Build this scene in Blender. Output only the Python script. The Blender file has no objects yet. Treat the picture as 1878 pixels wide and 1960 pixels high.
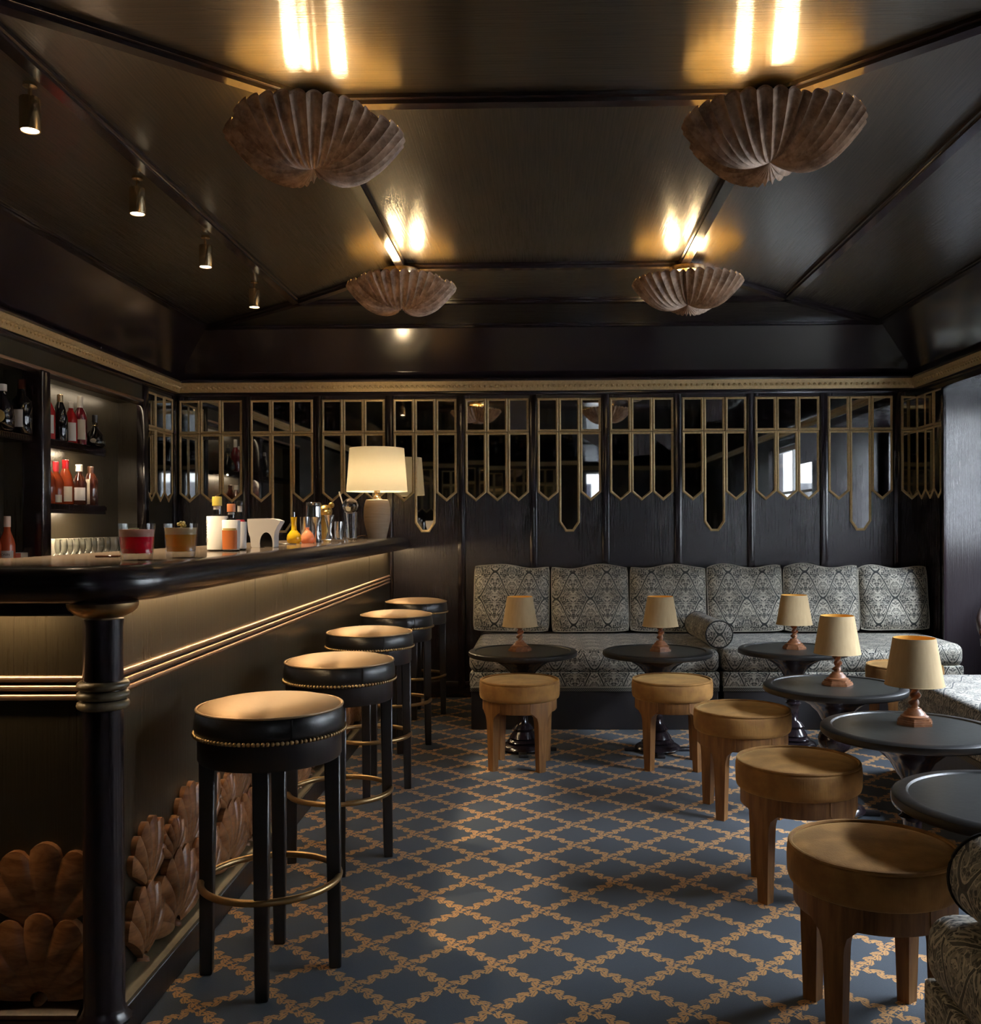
import bpy, bmesh, math, random
from mathutils import Matrix, Vector
PI = math.pi
SC = bpy.context.scene
COL = SC.collection
rnd = random.Random(7)

# ---------------------------------------------------------------- camera
cam_d = bpy.data.cameras.new('camera')
cam = bpy.data.objects.new('camera', cam_d)
COL.objects.link(cam)
cam_d.sensor_fit = 'AUTO'
cam_d.sensor_width = 36.0
cam_d.lens = 1840.0 / 1960.0 * 36.0
cam_d.shift_x = -(1002 - 939) / 1960.0
cam_d.shift_y = (1003 - 980) / 1960.0
cam_d.clip_start = 0.05
cam.matrix_world = (Matrix.Translation((0, 0, 1.26)) @ Matrix.Rotation(math.atan(38 / 1840.0), 4, 'Z')
                    @ Matrix.Rotation(PI / 2, 4, 'X') @ Matrix.Rotation(-0.004, 4, 'Z'))
SC.camera = cam

# ---------------------------------------------------------------- daylight
world = bpy.data.worlds.new('overcast_sky')
SC.world = world
world.use_nodes = True
bg = world.node_tree.nodes['Background']
bg.inputs[0].default_value = (0.76, 0.86, 1.0, 1)
bg.inputs[1].default_value = 62.0

def portal(loc, rot, sx, sy):
    d = bpy.data.lights.new('window_daylight', 'AREA')
    d.shape = 'RECTANGLE'; d.size = sx; d.size_y = sy
    d.cycles.is_portal = True
    o = bpy.data.objects.new('window_daylight', d)
    COL.objects.link(o); o.location = loc; o.rotation_euler = rot
    return o
RW = [(3.30, 4.75, 6.05, 1.05, 2.13), (2.70, 2.30, 4.25, 0.80, 2.13)]   # right-hand windows: wall plane x, y range, z range
FW = [(0.74, 1.06)]                                  # the narrow window behind the camera (x range)
for x0, y0, y1, z0, z1 in RW:
    portal((x0 + 0.04, (y0 + y1) / 2, (z0 + z1) / 2), (0, PI / 2, 0), z1 - z0, y1 - y0)
for x0, x1 in FW:
    portal(((x0 + x1) / 2, -2.53, 1.60), (-PI / 2, 0, 0), x1 - x0, 1.2)

vs = SC.view_settings
vs.view_transform = 'Standard'
vs.look = 'None'
vs.exposure = 0.42
vs.gamma = 1.0
vs.use_curve_mapping = False
SC.cycles.use_denoising = True
SC.cycles.max_bounces = 8
SC.cycles.diffuse_bounces = 3
SC.cycles.glossy_bounces = 5
SC.cycles.transmission_bounces = 6
SC.cycles.adaptive_threshold = 0.022
SC.cycles.caustics_reflective = True
SC.cycles.caustics_refractive = False
SC.cycles.sample_clamp_indirect = 4.0

# ---------------------------------------------------------------- mesh helpers
class MB:
    """collects geometry, then links it as ONE mesh object"""
    def __init__(s):
        s.v = []; s.f = []; s.m = []
    def add(s, vs_, fs, mi=0):
        o = len(s.v)
        s.v.extend([tuple(p) for p in vs_])
        s.f.extend([tuple(i + o for i in f) for f in fs])
        s.m.extend([mi] * len(fs))
        return s
    def box(s, x0, x1, y0, y1, z0, z1, b=0.0, seg=2, mi=0):
        if b <= 0:
            v = [(x, y, z) for x in (x0, x1) for y in (y0, y1) for z in (z0, z1)]
            f = [(0, 1, 3, 2), (4, 6, 7, 5), (0, 4, 5, 1), (2, 3, 7, 6), (0, 2, 6, 4), (1, 5, 7, 3)]
            return s.add(v, f, mi)
        bm = bmesh.new()
        bmesh.ops.create_cube(bm, size=1.0)
        for p in bm.verts:
            p.co = Vector(((x0 + x1) / 2 + p.co.x * (x1 - x0), (y0 + y1) / 2 + p.co.y * (y1 - y0), (z0 + z1) / 2 + p.co.z * (z1 - z0)))
        bmesh.ops.bevel(bm, geom=list(bm.edges), offset=b, segments=seg, profile=0.5, affect='EDGES')
        s.bm(bm, mi)
        return s
    def bm(s, bm, mi=0, M=None):
        bm.verts.ensure_lookup_table(); bm.verts.index_update()
        s.add([(M @ p.co if M else p.co) for p in bm.verts], [[l.index for l in f.verts] for f in bm.faces], mi)
        bm.free()
    def lathe(s, prof, n=32, c=(0, 0, 0), mi=0, a0=0.0, sweep=2 * PI):
        """prof: (r, z) list; closed ends where r == 0"""
        full = abs(sweep - 2 * PI) < 1e-6
        cols = n if full else n + 1
        o = len(s.v); idx = []
        for r, z in prof:
            if r < 1e-6:
                s.v.append((c[0], c[1], c[2] + z)); idx.append([len(s.v) - 1] * cols)
            else:
                row = []
                for k in range(cols):
                    a = a0 + sweep * k / n
                    s.v.append((c[0] + r * math.cos(a), c[1] + r * math.sin(a), c[2] + z)); row.append(len(s.v) - 1)
                idx.append(row)
        for i in range(len(prof) - 1):
            for k in range(n):
                k2 = (k + 1) % cols
                q = [idx[i][k], idx[i][k2], idx[i + 1][k2], idx[i + 1][k]]
                u = []
                for t in q:
                    if t not in u: u.append(t)
                if len(u) >= 3:
                    s.f.append(tuple(u)); s.m.append(mi)
        return s
    def tube(s, pts, r, n=8, closed=False, mi=0, caps=True):
        pts = [Vector(p) for p in pts]
        rows = []
        N = len(pts)
        for i, p in enumerate(pts):
            if closed:
                t = pts[(i + 1) % N] - pts[i - 1]
            else:
                t = pts[min(i + 1, N - 1)] - pts[max(i - 1, 0)]
            t.normalize()
            up = Vector((0, 0, 1)) if abs(t.z) < 0.9 else Vector((0, 1, 0))
            a = t.cross(up).normalized(); b = a.cross(t)
            rr = r[i] if isinstance(r, (list, tuple)) else r
            row = []
            for k in range(n):
                an = 2 * PI * k / n
                s.v.append(tuple(p + a * rr * math.cos(an) + b * rr * math.sin(an))); row.append(len(s.v) - 1)
            rows.append(row)
        for i in range(N if closed else N - 1):
            A = rows[i]; B = rows[(i + 1) % N]
            for k in range(n):
                s.f.append((A[k], A[(k + 1) % n], B[(k + 1) % n], B[k])); s.m.append(mi)
        if caps and not closed:
            s.f.append(tuple(reversed(rows[0]))); s.m.append(mi)
            s.f.append(tuple(rows[-1])); s.m.append(mi)
        return s
    def prism(s, poly, axis, t0, t1, mi=0):
        """extrude a closed 2D polygon: axis 'y' -> (x,z) outline, 'x' -> (y,z), 'z' -> (x,y)"""
        def P(a, b, t):
            return {'y': (a, t, b), 'x': (t, a, b), 'z': (a, b, t)}[axis]
        n = len(poly)
        v = [P(a, b, t0) for a, b in poly] + [P(a, b, t1) for a, b in poly]
        f = [tuple(range(n)), tuple(range(2 * n - 1, n - 1, -1))]
        f += [(i, i + n, (i + 1) % n + n, (i + 1) % n) for i in range(n)]
        return s.add(v, f, mi)
    def grid(s, fn, nu, nv, mi=0, cu=False):
        """fn(u,v) with u,v in 0..1 -> point"""
        o = len(s.v)
        for i in range(nu + 1):
            for j in range(nv + 1):
                s.v.append(tuple(fn(i / nu, j / nv)))
        w = nv + 1
        for i in range(nu):
            for j in range(nv):
                s.f.append((o + i * w + j, o + (i + 1) * w + j, o + (i + 1) * w + j + 1, o + i * w + j + 1)); s.m.append(mi)
        return s
    def sphere(s, c, r, n=16, m=10, mi=0, sz=1.0):
        pr = [(r * math.sin(PI * i / m), -r * sz * math.cos(PI * i / m)) for i in range(m + 1)]
        pr[0] = (0, -r * sz); pr[-1] = (0, r * sz)
        return s.lathe(pr, n, c, mi)
    def data(s, name, mats, angle=40):
        me = bpy.data.meshes.new(name)
        me.from_pydata(s.v, [], s.f)
        me.validate(verbose=False)
        bm = bmesh.new(); bm.from_mesh(me)
        bmesh.ops.recalc_face_normals(bm, faces=bm.faces)
        bm.to_mesh(me); bm.free()
        for mt in (mats if isinstance(mats, (list, tuple)) else [mats]):
            me.materials.append(mt)
        if len(me.polygons) == len(s.m):
            me.polygons.foreach_set('material_index', s.m)
        me.polygons.foreach_set('use_smooth', [True] * len(me.polygons))
        me.set_sharp_from_angle(angle=math.radians(angle))
        uv = me.uv_layers.new(name='UVMap')
        vco = me.vertices
        for p in me.polygons:
            nx, ny, nz = abs(p.normal.x), abs(p.normal.y), abs(p.normal.z)
            for li in p.loop_indices:
                co = vco[me.loops[li].vertex_index].co
                if nz >= nx and nz >= ny: t = (co.x, co.y)
                elif ny >= nx: t = (co.x, co.z)
                else: t = (co.y, co.z)
                uv.data[li].uv = t
        me.update()
        return me
    def build(s, name, mats, parent=None, loc=None, rotz=0.0, angle=40):
        return link(name, s.data(name, mats, angle), parent, loc, rotz)

def link(name, me, parent=None, loc=None, rotz=0.0):
    o = bpy.data.objects.new(name, me)
    COL.objects.link(o)
    if parent is not None: o.parent = parent
    if loc is not None: o.location = loc
    if rotz: o.rotation_euler = (0, 0, rotz)
    return o

def tag(o, label, cat, group=None):
    o['label'] = label; o['category'] = cat
    if group: o['group'] = group
    return o

def thing(name, label, cat, loc=(0, 0, 0), rotz=0.0, group=None):
    o = bpy.data.objects.new(name, None)
    o.empty_display_size = 0.05
    COL.objects.link(o); o.location = loc; o.rotation_euler = (0, 0, rotz)
    return tag(o, label, cat, group)

def struct(o):
    o['kind'] = 'structure'; return o
def stuff(o):
    o['kind'] = 'stuff'; return o

def dup(root, loc, rotz, label, group=None):
    r = root.copy(); COL.objects.link(r); r.location = loc; r.rotation_euler = (0, 0, rotz); r['label'] = label
    if group: r['group'] = group
    for ch in list(root.children):
        c = ch.copy(); COL.objects.link(c); c.parent = r
        for g in list(ch.children):
            d = g.copy(); COL.objects.link(d); d.parent = c
    return r

# ---------------------------------------------------------------- material helpers
class X:
    """a node socket with arithmetic"""
    def __init__(s, nt, sk): s.nt = nt; s.k = sk
    def _m(s, op, *a, clamp=False):
        n = s.nt.nodes.new('ShaderNodeMath'); n.operation = op; n.use_clamp = clamp
        for i, q in enumerate((s,) + a):
            if isinstance(q, X): s.nt.links.new(q.k, n.inputs[i])
            else: n.inputs[i].default_value = float(q)
        return X(s.nt, n.outputs[0])
    def __add__(s, o): return s._m('ADD', o)
    def __radd__(s, o): return s._m('ADD', o)
    def __sub__(s, o): return s._m('SUBTRACT', o)
    def __rsub__(s, o): return (s * -1.0) + o
    def __mul__(s, o): return s._m('MULTIPLY', o)
    def __rmul__(s, o): return s._m('MULTIPLY', o)
    def __truediv__(s, o): return s._m('DIVIDE', o)
    def fract(s): return s._m('FRACT')
    def floor(s): return s._m('FLOOR')
    def abs(s): return s._m('ABSOLUTE')
    def sin(s): return s._m('SINE')
    def lt(s, o): return s._m('LESS_THAN', o)
    def gt(s, o): return s._m('GREATER_THAN', o)
    def min(s, o): return s._m('MINIMUM', o)
    def max(s, o): return s._m('MAXIMUM', o)
    def pow(s, o): return s._m('POWER', o)
    def step(s, a, b):
        n = s.nt.nodes.new('ShaderNodeMapRange'); n.interpolation_type = 'SMOOTHSTEP'
        s.nt.links.new(s.k, n.inputs[0]); n.inputs[1].default_value = a; n.inputs[2].default_value = b
        n.inputs[3].default_value = 0; n.inputs[4].default_value = 1
        return X(s.nt, n.outputs[0])

class Mat:
    def __init__(s, name, base=(0.5, 0.5, 0.5), rough=0.5, metal=0.0, **kw):
        s.m = bpy.data.materials.new(name); s.m.use_nodes = True
        s.nt = s.m.node_tree; s.p = s.nt.nodes['Principled BSDF']
        s.p.inputs['Base Color'].default_value = (*base, 1)
        s.p.inputs['Roughness'].default_value = rough
        s.p.inputs['Metallic'].default_value = metal
        for k, v in kw.items():
            s.p.inputs[k.replace('_', ' ')].default_value = v
    def new(s, t): return s.nt.nodes.new(t)
    def co(s, out='Object'):
        n = s.new('ShaderNodeTexCoord'); return n.outputs[out]
    def uv(s): return s.co('UV')
    def xyz(s, sk):
        n = s.new('ShaderNodeSeparateXYZ'); s.nt.links.new(sk, n.inputs[0])
        return [X(s.nt, n.outputs[i]) for i in range(3)]
    def vec(s, a, b, c=0.0):
        n = s.new('ShaderNodeCombineXYZ')
        for i, q in enumerate((a, b, c)):
            if isinstance(q, X): s.nt.links.new(q.k, n.inputs[i])
            else: n.inputs[i].default_value = q
        return n.outputs[0]
    def scale(s, sk, v):
        n = s.new('ShaderNodeMapping'); n.vector_type = 'POINT'
        s.nt.links.new(sk, n.inputs[0]); n.inputs['Scale'].default_value = v
        return n.outputs[0]
    def noise(s, sk, sc, det=3.0, rough=0.55, dist=0.0):
        n = s.new('ShaderNodeTexNoise'); s.nt.links.new(sk, n.inputs['Vector'])
        n.inputs['Scale'].default_value = sc; n.inputs['Detail'].default_value = det
        n.inputs['Roughness'].default_value = rough; n.inputs['Distortion'].default_value = dist
        return X(s.nt, n.outputs[0])
    def mix(s, fac, a, b):
        n = s.new('ShaderNodeMix'); n.data_type = 'RGBA'
        if isinstance(fac, X): s.nt.links.new(fac.k, n.inputs[0])
        else: n.inputs[0].default_value = fac
        for q, i in ((a, 6), (b, 7)):
            if isinstance(q, (tuple, list)): n.inputs[i].default_value = (*q, 1)
            else: s.nt.links.new(q, n.inputs[i])
        return n.outputs[2]
    def color(s, sk): s.nt.links.new(sk, s.p.inputs['Base Color']); return s
    def rough(s, x): s.nt.links.new(x.k, s.p.inputs['Roughness']); return s
    def bump(s, x, strength=0.3, dist=0.01):
        n = s.new('ShaderNodeBump'); s.nt.links.new(x.k, n.inputs['Height'])
        n.inputs['Strength'].default_value = strength; n.inputs['Distance'].default_value = dist
        s.nt.links.new(n.outputs[0], s.p.inputs['Normal']); return s

def lacquer(name, sc, base=(0.015, 0.0100, 0.0125), r=0.22, bump=0.25, ior=1.6, rv=0.12):
    """black lacquer with brush strokes; sc stretches the strokes"""
    m = Mat(name, base, r, IOR=ior)
    g = m.scale(m.co(), sc)
    n1 = m.noise(g, 1.0, 5.0, 0.65)
    n2 = m.noise(m.co(), 1.7, 3.0)
    m.bump(n1, bump, 0.004)
    m.rough((n1 * rv) + (n2 * 0.10) + (r - rv * 0.5 - 0.05))
    m.color(m.mix(n2, tuple(c * 0.8 for c in base), tuple(c * 1.25 for c in base)))
    return m.m

M = {}
M['lac_v'] = lacquer('black_lacquer_vertical_brush', (170, 170, 3.0), r=0.26)
def ceiling_lacquer(name, sc):
    # streaky bronze-black ground under a clear gloss coat
    m = Mat(name, (0.05, 0.04, 0.026), 0.42, 0.55, Coat_Weight=1.0, Coat_Roughness=0.09, Coat_IOR=2.0)
    n1 = m.noise(m.scale(m.co(), sc), 1.0, 5.0, 0.65); n2 = m.noise(m.co(), 1.3, 3.0)
    m.color(m.mix(n1.step(0.3, 0.7), m.mix(n2, (0.012, 0.009, 0.007), (0.026, 0.020, 0.013)), m.mix(n2, (0.038, 0.030, 0.019), (0.066, 0.052, 0.033))))
    m.bump(n1, 0.22, 0.004)
    m.nt.links.new(m.p.inputs['Normal'].links[0].from_socket, m.p.inputs['Coat Normal'])
    return m.m
M['lac_x'] = ceiling_lacquer('ceiling_lacquer_brushed_across', (3.0, 150, 40))
M['lac_y'] = ceiling_lacquer('ceiling_lacquer_brushed_along', (150, 3.0, 40))
M['lac'] = lacquer('black_lacquer', (40, 40, 40), r=0.24, bump=0.06)
M['lac_gloss'] = lacquer('black_gloss_lacquer', (60, 60, 8), r=0.16, bump=0.03, ior=1.65, rv=0.04)
M['lac_rail'] = lacquer('black_satin_counter_edge', (20, 8, 20), r=0.24, bump=0.05, rv=0.06)
M['lac_bar'] = lacquer('dark_bronze_lacquer_bar_front', (170, 170, 3.0), base=(0.034, 0.027, 0.016), r=0.30)
M['black_wood'] = lacquer('ebonised_wood', (60, 60, 4), base=(0.010, 0.008, 0.009), r=0.38, bump=0.1)

m = Mat('antique_gilt', (0.46, 0.30, 0.12), 0.45, 0.30)
n = m.noise(m.co(), 60, 4); m.color(m.mix(n, (0.42, 0.285, 0.12), (0.80, 0.60, 0.31))); m.bump(n, 0.15, 0.002); M['gilt'] = m.m
m = Mat('mirror_glass', (0.52, 0.52, 0.50), 0.02, 1.0)
n = m.noise(m.co(), 5, 4); m.color(m.mix(n, (0.40, 0.40, 0.39), (0.58, 0.58, 0.56))); M['mirror'] = m.m
M['brass'] = Mat('aged_brass', (0.84, 0.63, 0.36), 0.24, 0.93).m
m = Mat('satin_brass', (0.48, 0.33, 0.16), 0.38, 1.0); n = m.noise(m.co(), 30, 3); m.rough(n * 0.2 + 0.26); M['brass_satin'] = m.m
M['rose_brass'] = Mat('rose_brass_rod', (0.78, 0.52, 0.36), 0.30, 0.85).m
M['steel'] = Mat('polished_steel', (0.72, 0.71, 0.69), 0.14, 1.0).m
m = Mat('gold_statue', (0.45, 0.28, 0.08), 0.34, 0.9); n = m.noise(m.co(), 40, 3); m.bump(n, 0.3, 0.003); M['gold'] = m.m

def wood(name, a, b, r=0.4, sc=(6, 60, 60), bump=0.1):
    m = Mat(name, a, r)
    n = m.noise(m.scale(m.co(), sc), 1.0, 4.0, 0.6, 0.6)
    m.color(m.mix(n.step(0.3, 0.72), a, b)); m.bump(n, bump, 0.003)
    return m.m
M['wood_carved'] = wood('carved_walnut', (0.15, 0.058, 0.020), (0.38, 0.175, 0.072), 0.34, (14, 14, 40))
M['wood_leg'] = wood('oak_stained', (0.16, 0.066, 0.018), (0.29, 0.135, 0.04), 0.5, (50, 50, 5))
M['wood_red'] = wood('turned_walnut', (0.13, 0.050, 0.020), (0.26, 0.115, 0.052), 0.38, (30, 30, 60))
M['wood_chair'] = wood('dark_mahogany', (0.035, 0.014, 0.008), (0.075, 0.03, 0.015), 0.3, (40, 40, 5))
m = Mat('limed_oak', (0.42, 0.30, 0.19), 0.55)
n = m.noise(m.scale(m.co(), (8, 8, 120)), 1.0, 4); m.color(m.mix(n, (0.36, 0.25, 0.15), (0.58, 0.45, 0.31))); m.bump(n, 0.12, 0.002); M['limed'] = m.m
m = Mat('patinated_shell', (0.16, 0.11, 0.075), 0.5, 0.15)
n = m.noise(m.co(), 14, 6, 0.65); n2 = m.noise(m.co(), 45, 4)
m.color(m.mix(n2.step(0.45, 0.75) * 0.5, m.mix(n.step(0.35, 0.65), (0.20, 0.118, 0.072), (0.52, 0.345, 0.225)), (0.66, 0.48, 0.35)))
m.bump(n2, 0.25, 0.004); M['shell'] = m.m
m = Mat('gilded_bowl_inside', (0.95, 0.70, 0.27), 0.55, 0.0); M['shell_in'] = m.m

# textiles
m = Mat('ochre_velvet', (0.30, 0.165, 0.045), 0.85, Sheen_Weight=0.9, Sheen_Roughness=0.3)
m.p.inputs['Sheen Tint'].default_value = (0.75, 0.5, 0.2, 1)
n = m.noise(m.co(), 11, 4); n2 = m.noise(m.scale(m.co(), (260, 260, 14)), 1.0, 3)
m.color(m.mix(n.step(0.3, 0.7), (0.22, 0.098, 0.022), (0.40, 0.195, 0.048))); m.bump(n2, 0.25, 0.004); M['velvet'] = m.m
m = Mat('bronze_leather', (0.46, 0.31, 0.175), 0.46, 0.4)
n = m.noise(m.co(), 90, 3); m.bump(n, 0.08, 0.002); M['leather_top'] = m.m
m = Mat('black_leather', (0.012, 0.011, 0.011), 0.32); n = m.noise(m.co(), 25, 4); m.bump(n, 0.25, 0.006); M['leather'] = m.m
m = Mat('linen_shade', (0.62, 0.50, 0.31), 0.85)
n = m.noise(m.scale(m.co(), (90, 90, 8)), 1.0, 3); m.color(m.mix(n, (0.40, 0.275, 0.135), (0.54, 0.40, 0.22))); M['linen'] = m.m
m = Mat('shade_lining_amber', (0.75, 0.42, 0.08), 0.6); M['lining'] = m.m

def shade_glow(name, base):
    m = bpy.data.materials.new(name); m.use_nodes = True; nt = m.node_tree
    p = nt.nodes['Principled BSDF']; p.inputs['Base Color'].default_value = (*base, 1); p.inputs['Roughness'].default_value = 0.9
    t = nt.nodes.new('ShaderNodeBsdfTranslucent'); t.inputs[0].default_value = (*base, 1)
    mx = nt.nodes.new('ShaderNodeMixShader'); mx.inputs[0].default_value = 0.20
    nt.links.new(p.outputs[0], mx.inputs[1]); nt.links.new(t.outputs[0], mx.inputs[2])
    nt.links.new(mx.outputs[0], nt.nodes['Material Output'].inputs[0])
    return m
M['cream_shade'] = shade_glow('cream_fabric_shade', (0.88, 0.79, 0.60))

def damask(name, light=(0.58, 0.53, 0.43), dark=(0.010, 0.011, 0.010), mid=(0.040, 0.044, 0.037)):
    m = Mat(name, dark, 0.62, Sheen_Weight=0.15)
    ux, uy, _ = m.xyz(m.uv())
    W, H = 0.237, 0.364
    tri = ((ux / W).fract() - 0.5).abs() * 2.0                 # mirrored across every repeat
    g = tri.step(0.0, 1.0)
    yy = uy / H
    c1 = ((yy + g * 0.5).fract() - 0.5).abs()
    c2 = ((yy - g * 0.5).fract() - 0.5).abs()
    band = c1.min(c2)                                          # ogee lattice
    sx = tri * (W * 0.5)
    # half-drop so each row is the mirror image of its neighbour
    mv = m.vec(sx, ((yy * 2.0).fract() - 0.5) * (H * 0.5) + (yy * 2.0).floor() * 0.0)
    f1 = m.noise(mv, 15, 2.5, 0.55, 1.8)
    f2 = m.noise(mv, 44, 2.0, 0.5, 1.2)
    fil = 1.0 - (f1 - 0.5).abs().step(0.02, 0.045)
    fil2 = 1.0 - (f2 - 0.5).abs().step(0.03, 0.09)
    leaf = f1.step(0.60, 0.66)
    motif = fil.max(fil2 * 0.45).max(leaf * 0.75)
    urn = 1.0 - ((((yy * 2.0 + 0.5).fract() - 0.5).abs()) / 0.26 + tri / 0.5).step(0.75, 0.95)
    stripes = ((ux * 210.0).sin() * 0.5 + 0.5).step(0.4, 0.6)
    motif = motif.max(urn * f2.step(0.42, 0.5) * 0.75)
    vside = ((yy * 2.0).fract()).gt(0.45)
    core = band.lt(0.024)
    edge = (band - 0.034).abs().lt(0.008)
    motif = motif * (1.0 - core) + edge * 0.7
    patch = m.noise(m.uv(), 7.0, 2.0)
    m.color(m.mix(motif._m('MINIMUM', 1.0), m.mix(f2.step(0.45, 0.6), dark, mid), m.mix(patch, tuple(c * 0.72 for c in light), tuple(c * 1.1 for c in light))))
    m.bump(motif, 0.08, 0.002)
    return m.m
M['damask'] = damask('damask_upholstery')
m = Mat('braid_tape', (0.09, 0.085, 0.07), 0.8)
ux, uy, _ = m.xyz(m.uv()); m.color(m.mix(((ux * 500).sin() * (uy * 500).sin()).step(-0.2, 0.2), (0.03, 0.03, 0.027), (0.17, 0.16, 0.13))); M['braid'] = m.m
M['braid_light'] = Mat('pale_piping', (0.38, 0.35, 0.28), 0.8).m
M['dark_cloth'] = Mat('black_piping', (0.012, 0.012, 0.012), 0.8).m

# carpet: navy ground, tan leaf trellis
def carpet():
    m = Mat('trellis_carpet', (0.04, 0.06, 0.09), 0.95, Sheen_Weight=0.1)
    x, y, _ = m.xyz(m.co())
    wob = m.noise(m.co(), 130, 2.0) - 0.5
    wob2 = m.noise(m.scale(m.co(), (1.0, 1.0, 1.0)), 90, 1.0) - 0.5
    A = 0.257; SIDE = A / math.sqrt(2)
    u = (x + 0.005 + (y - 2.618)) / A
    v = (x + 0.005 - (y - 2.618)) / A
    def garland(p, q, flip):
        d = ((p + 0.5).fract() - 0.5) * SIDE + wob * 0.010       # signed distance from the stem
        sgn = d.gt(0.0)
        s = q * 4.0 + sgn * 0.5
        t = s.fract() - 0.5
        if flip: t = t * -1.0
        lx = t * (SIDE / 4.0) + wob2 * 0.005
        ly = d.abs() - 0.0104
        ca, sa = math.cos(0.42), math.sin(0.42)
        ex = (lx * ca + ly * sa) / 0.0190
        ey = (ly * ca - lx * sa) / 0.0078
        leaf = (ex * ex + ey * ey).lt(1.0) * ((q + 0.5).fract() - 0.5).abs().gt(0.075)
        vein = (ey.abs()).gt(0.10)
        stem = d.abs().lt(0.0017)
        bx = (t - 0.40) * (SIDE / 4.0); by = d.abs() - 0.006
        berry = (bx * bx + by * by).lt(0.00003)
        return (leaf * vein).max(stem).max(berry)
    pat = garland(u, v, False).max(garland(v, u, True))
    fine = m.noise(m.co(), 420, 2.0); big = m.noise(m.co(), 2.2, 3.0)
    ground = m.mix(fine, (0.022, 0.033, 0.045), (0.054, 0.074, 0.098))
    tan = m.mix(fine, (0.46, 0.215, 0.060), (0.72, 0.385, 0.125))
    m.color(m.mix(big * 0.25, m.mix(pat, ground, tan), (0.03, 0.03, 0.035)))
    m.bump(fine + pat * 0.3, 0.4, 0.003)
    return m.m
M['carpet'] = carpet()

# glass and liquids
def glass(name, col=(1, 1, 1), r=0.0, ior=1.45):
    m = bpy.data.materials.new(name); m.use_nodes = True; nt = m.node_tree
    nt.nodes.remove(nt.nodes['Principled BSDF'])
    t = nt.nodes.new('ShaderNodeBsdfTransparent'); t.inputs[0].default_value = (*[0.98 * c for c in col], 1)
    g = nt.nodes.new('ShaderNodeBsdfGlossy'); g.inputs['Roughness'].default_value = 0.03
    lw = nt.nodes.new('ShaderNodeLayerWeight'); lw.inputs[0].default_value = 0.20
    mx = nt.nodes.new('ShaderNodeMixShader')
    nt.links.new(lw.outputs['Facing'], mx.inputs[0]); nt.links.new(t.outputs[0], mx.inputs[1]); nt.links.new(g.outputs[0], mx.inputs[2])
    nt.links.new(mx.outputs[0], nt.nodes['Material Output'].inputs[0])
    return m
def liquid(name, col, coat=0.5):
    """a tinted drink: part surface colour, part light passing through"""
    m = Mat(name, col, 0.12, Coat_Weight=coat); nt = m.nt
    t = nt.nodes.new('ShaderNodeBsdfTranslucent'); t.inputs[0].default_value = (*[min(1, c * 1.3) for c in col], 1)
    mx = nt.nodes.new('ShaderNodeMixShader'); mx.inputs[0].default_value = 0.45
    nt.links.new(m.p.outputs[0], mx.inputs[1]); nt.links.new(t.outputs[0], mx.inputs[2])
    nt.links.new(mx.outputs[0], nt.nodes['Material Output'].inputs[0])
    return m.m
M['glass'] = glass('clear_glass', (0.97, 0.98, 0.97))
M['glass_real'] = Mat('thick_clear_glass', (1, 1, 1), 0.0, Transmission_Weight=1.0, IOR=1.45).m
M['glass_dark'] = Mat('dark_bottle_glass', (0.006, 0.006, 0.008), 0.08, Coat_Weight=0.3).m
M['glass_brown'] = Mat('brown_bottle_glass', (0.05, 0.012, 0.006), 0.08, Coat_Weight=0.4).m
M['liq_red'] = liquid('red_spirit', (0.42, 0.015, 0.018))
M['liq_darkred'] = Mat('dark_red_spirit', (0.12, 0.006, 0.012), 0.1, Coat_Weight=0.4).m
M['liq_amber'] = liquid('amber_spirit', (0.30, 0.05, 0.012))
M['liq_orange'] = liquid('orange_syrup', (0.62, 0.14, 0.05))
M['liq_yellow'] = liquid('yellow_oil', (0.58, 0.4, 0.02))
M['liq_pink'] = liquid('pink_bitters', (0.62, 0.28, 0.15))
M['cocktail_red'] = liquid('raspberry_cocktail', (0.72, 0.012, 0.045))
M['cocktail_pinkfoam'] = Mat('pink_foam', (0.66, 0.36, 0.30), 0.8).m
M['cocktail_amber'] = liquid('amber_cocktail', (0.66, 0.36, 0.06))
M['cocktail_foam'] = Mat('tan_foam', (0.60, 0.46, 0.27), 0.8).m
M['ceramic'] = Mat('white_porcelain', (0.80, 0.77, 0.74), 0.25).m
M['label'] = Mat('cream_paper_label', (0.66, 0.60, 0.48), 0.7).m
M['label_w'] = Mat('white_paper_label', (0.74, 0.72, 0.70), 0.7).m
M['ink'] = Mat('grey_ink', (0.12, 0.12, 0.13), 0.8).m
M['orange_print'] = Mat('orange_print', (0.48, 0.13, 0.025), 0.6).m
M['gold_print'] = Mat('gold_print', (0.55, 0.42, 0.16), 0.5).m
M['cap_yellow'] = Mat('yellow_cap', (0.70, 0.55, 0.10), 0.45).m
M['cap_orange'] = Mat('orange_cap', (0.62, 0.22, 0.09), 0.45).m
M['cap_pink'] = Mat('pale_pink_cap', (0.78, 0.62, 0.55), 0.45).m
M['cap_white'] = Mat('white_cap', (0.75, 0.72, 0.66), 0.45).m
M['cap_black'] = Mat('black_cap', (0.02, 0.018, 0.018), 0.35).m
M['red_seal'] = Mat('red_seal', (0.50, 0.02, 0.03), 0.45).m
m = Mat('cream_tile', (0.70, 0.63, 0.52), 0.35); M['cream'] = m.m
M['box_red'] = Mat('red_card', (0.48, 0.09, 0.04), 0.5).m
M['straw'] = Mat('pale_straw', (0.72, 0.62, 0.48), 0.5).m
M['white_frame'] = Mat('white_window_paint', (0.75, 0.76, 0.76), 0.5).m
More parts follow.
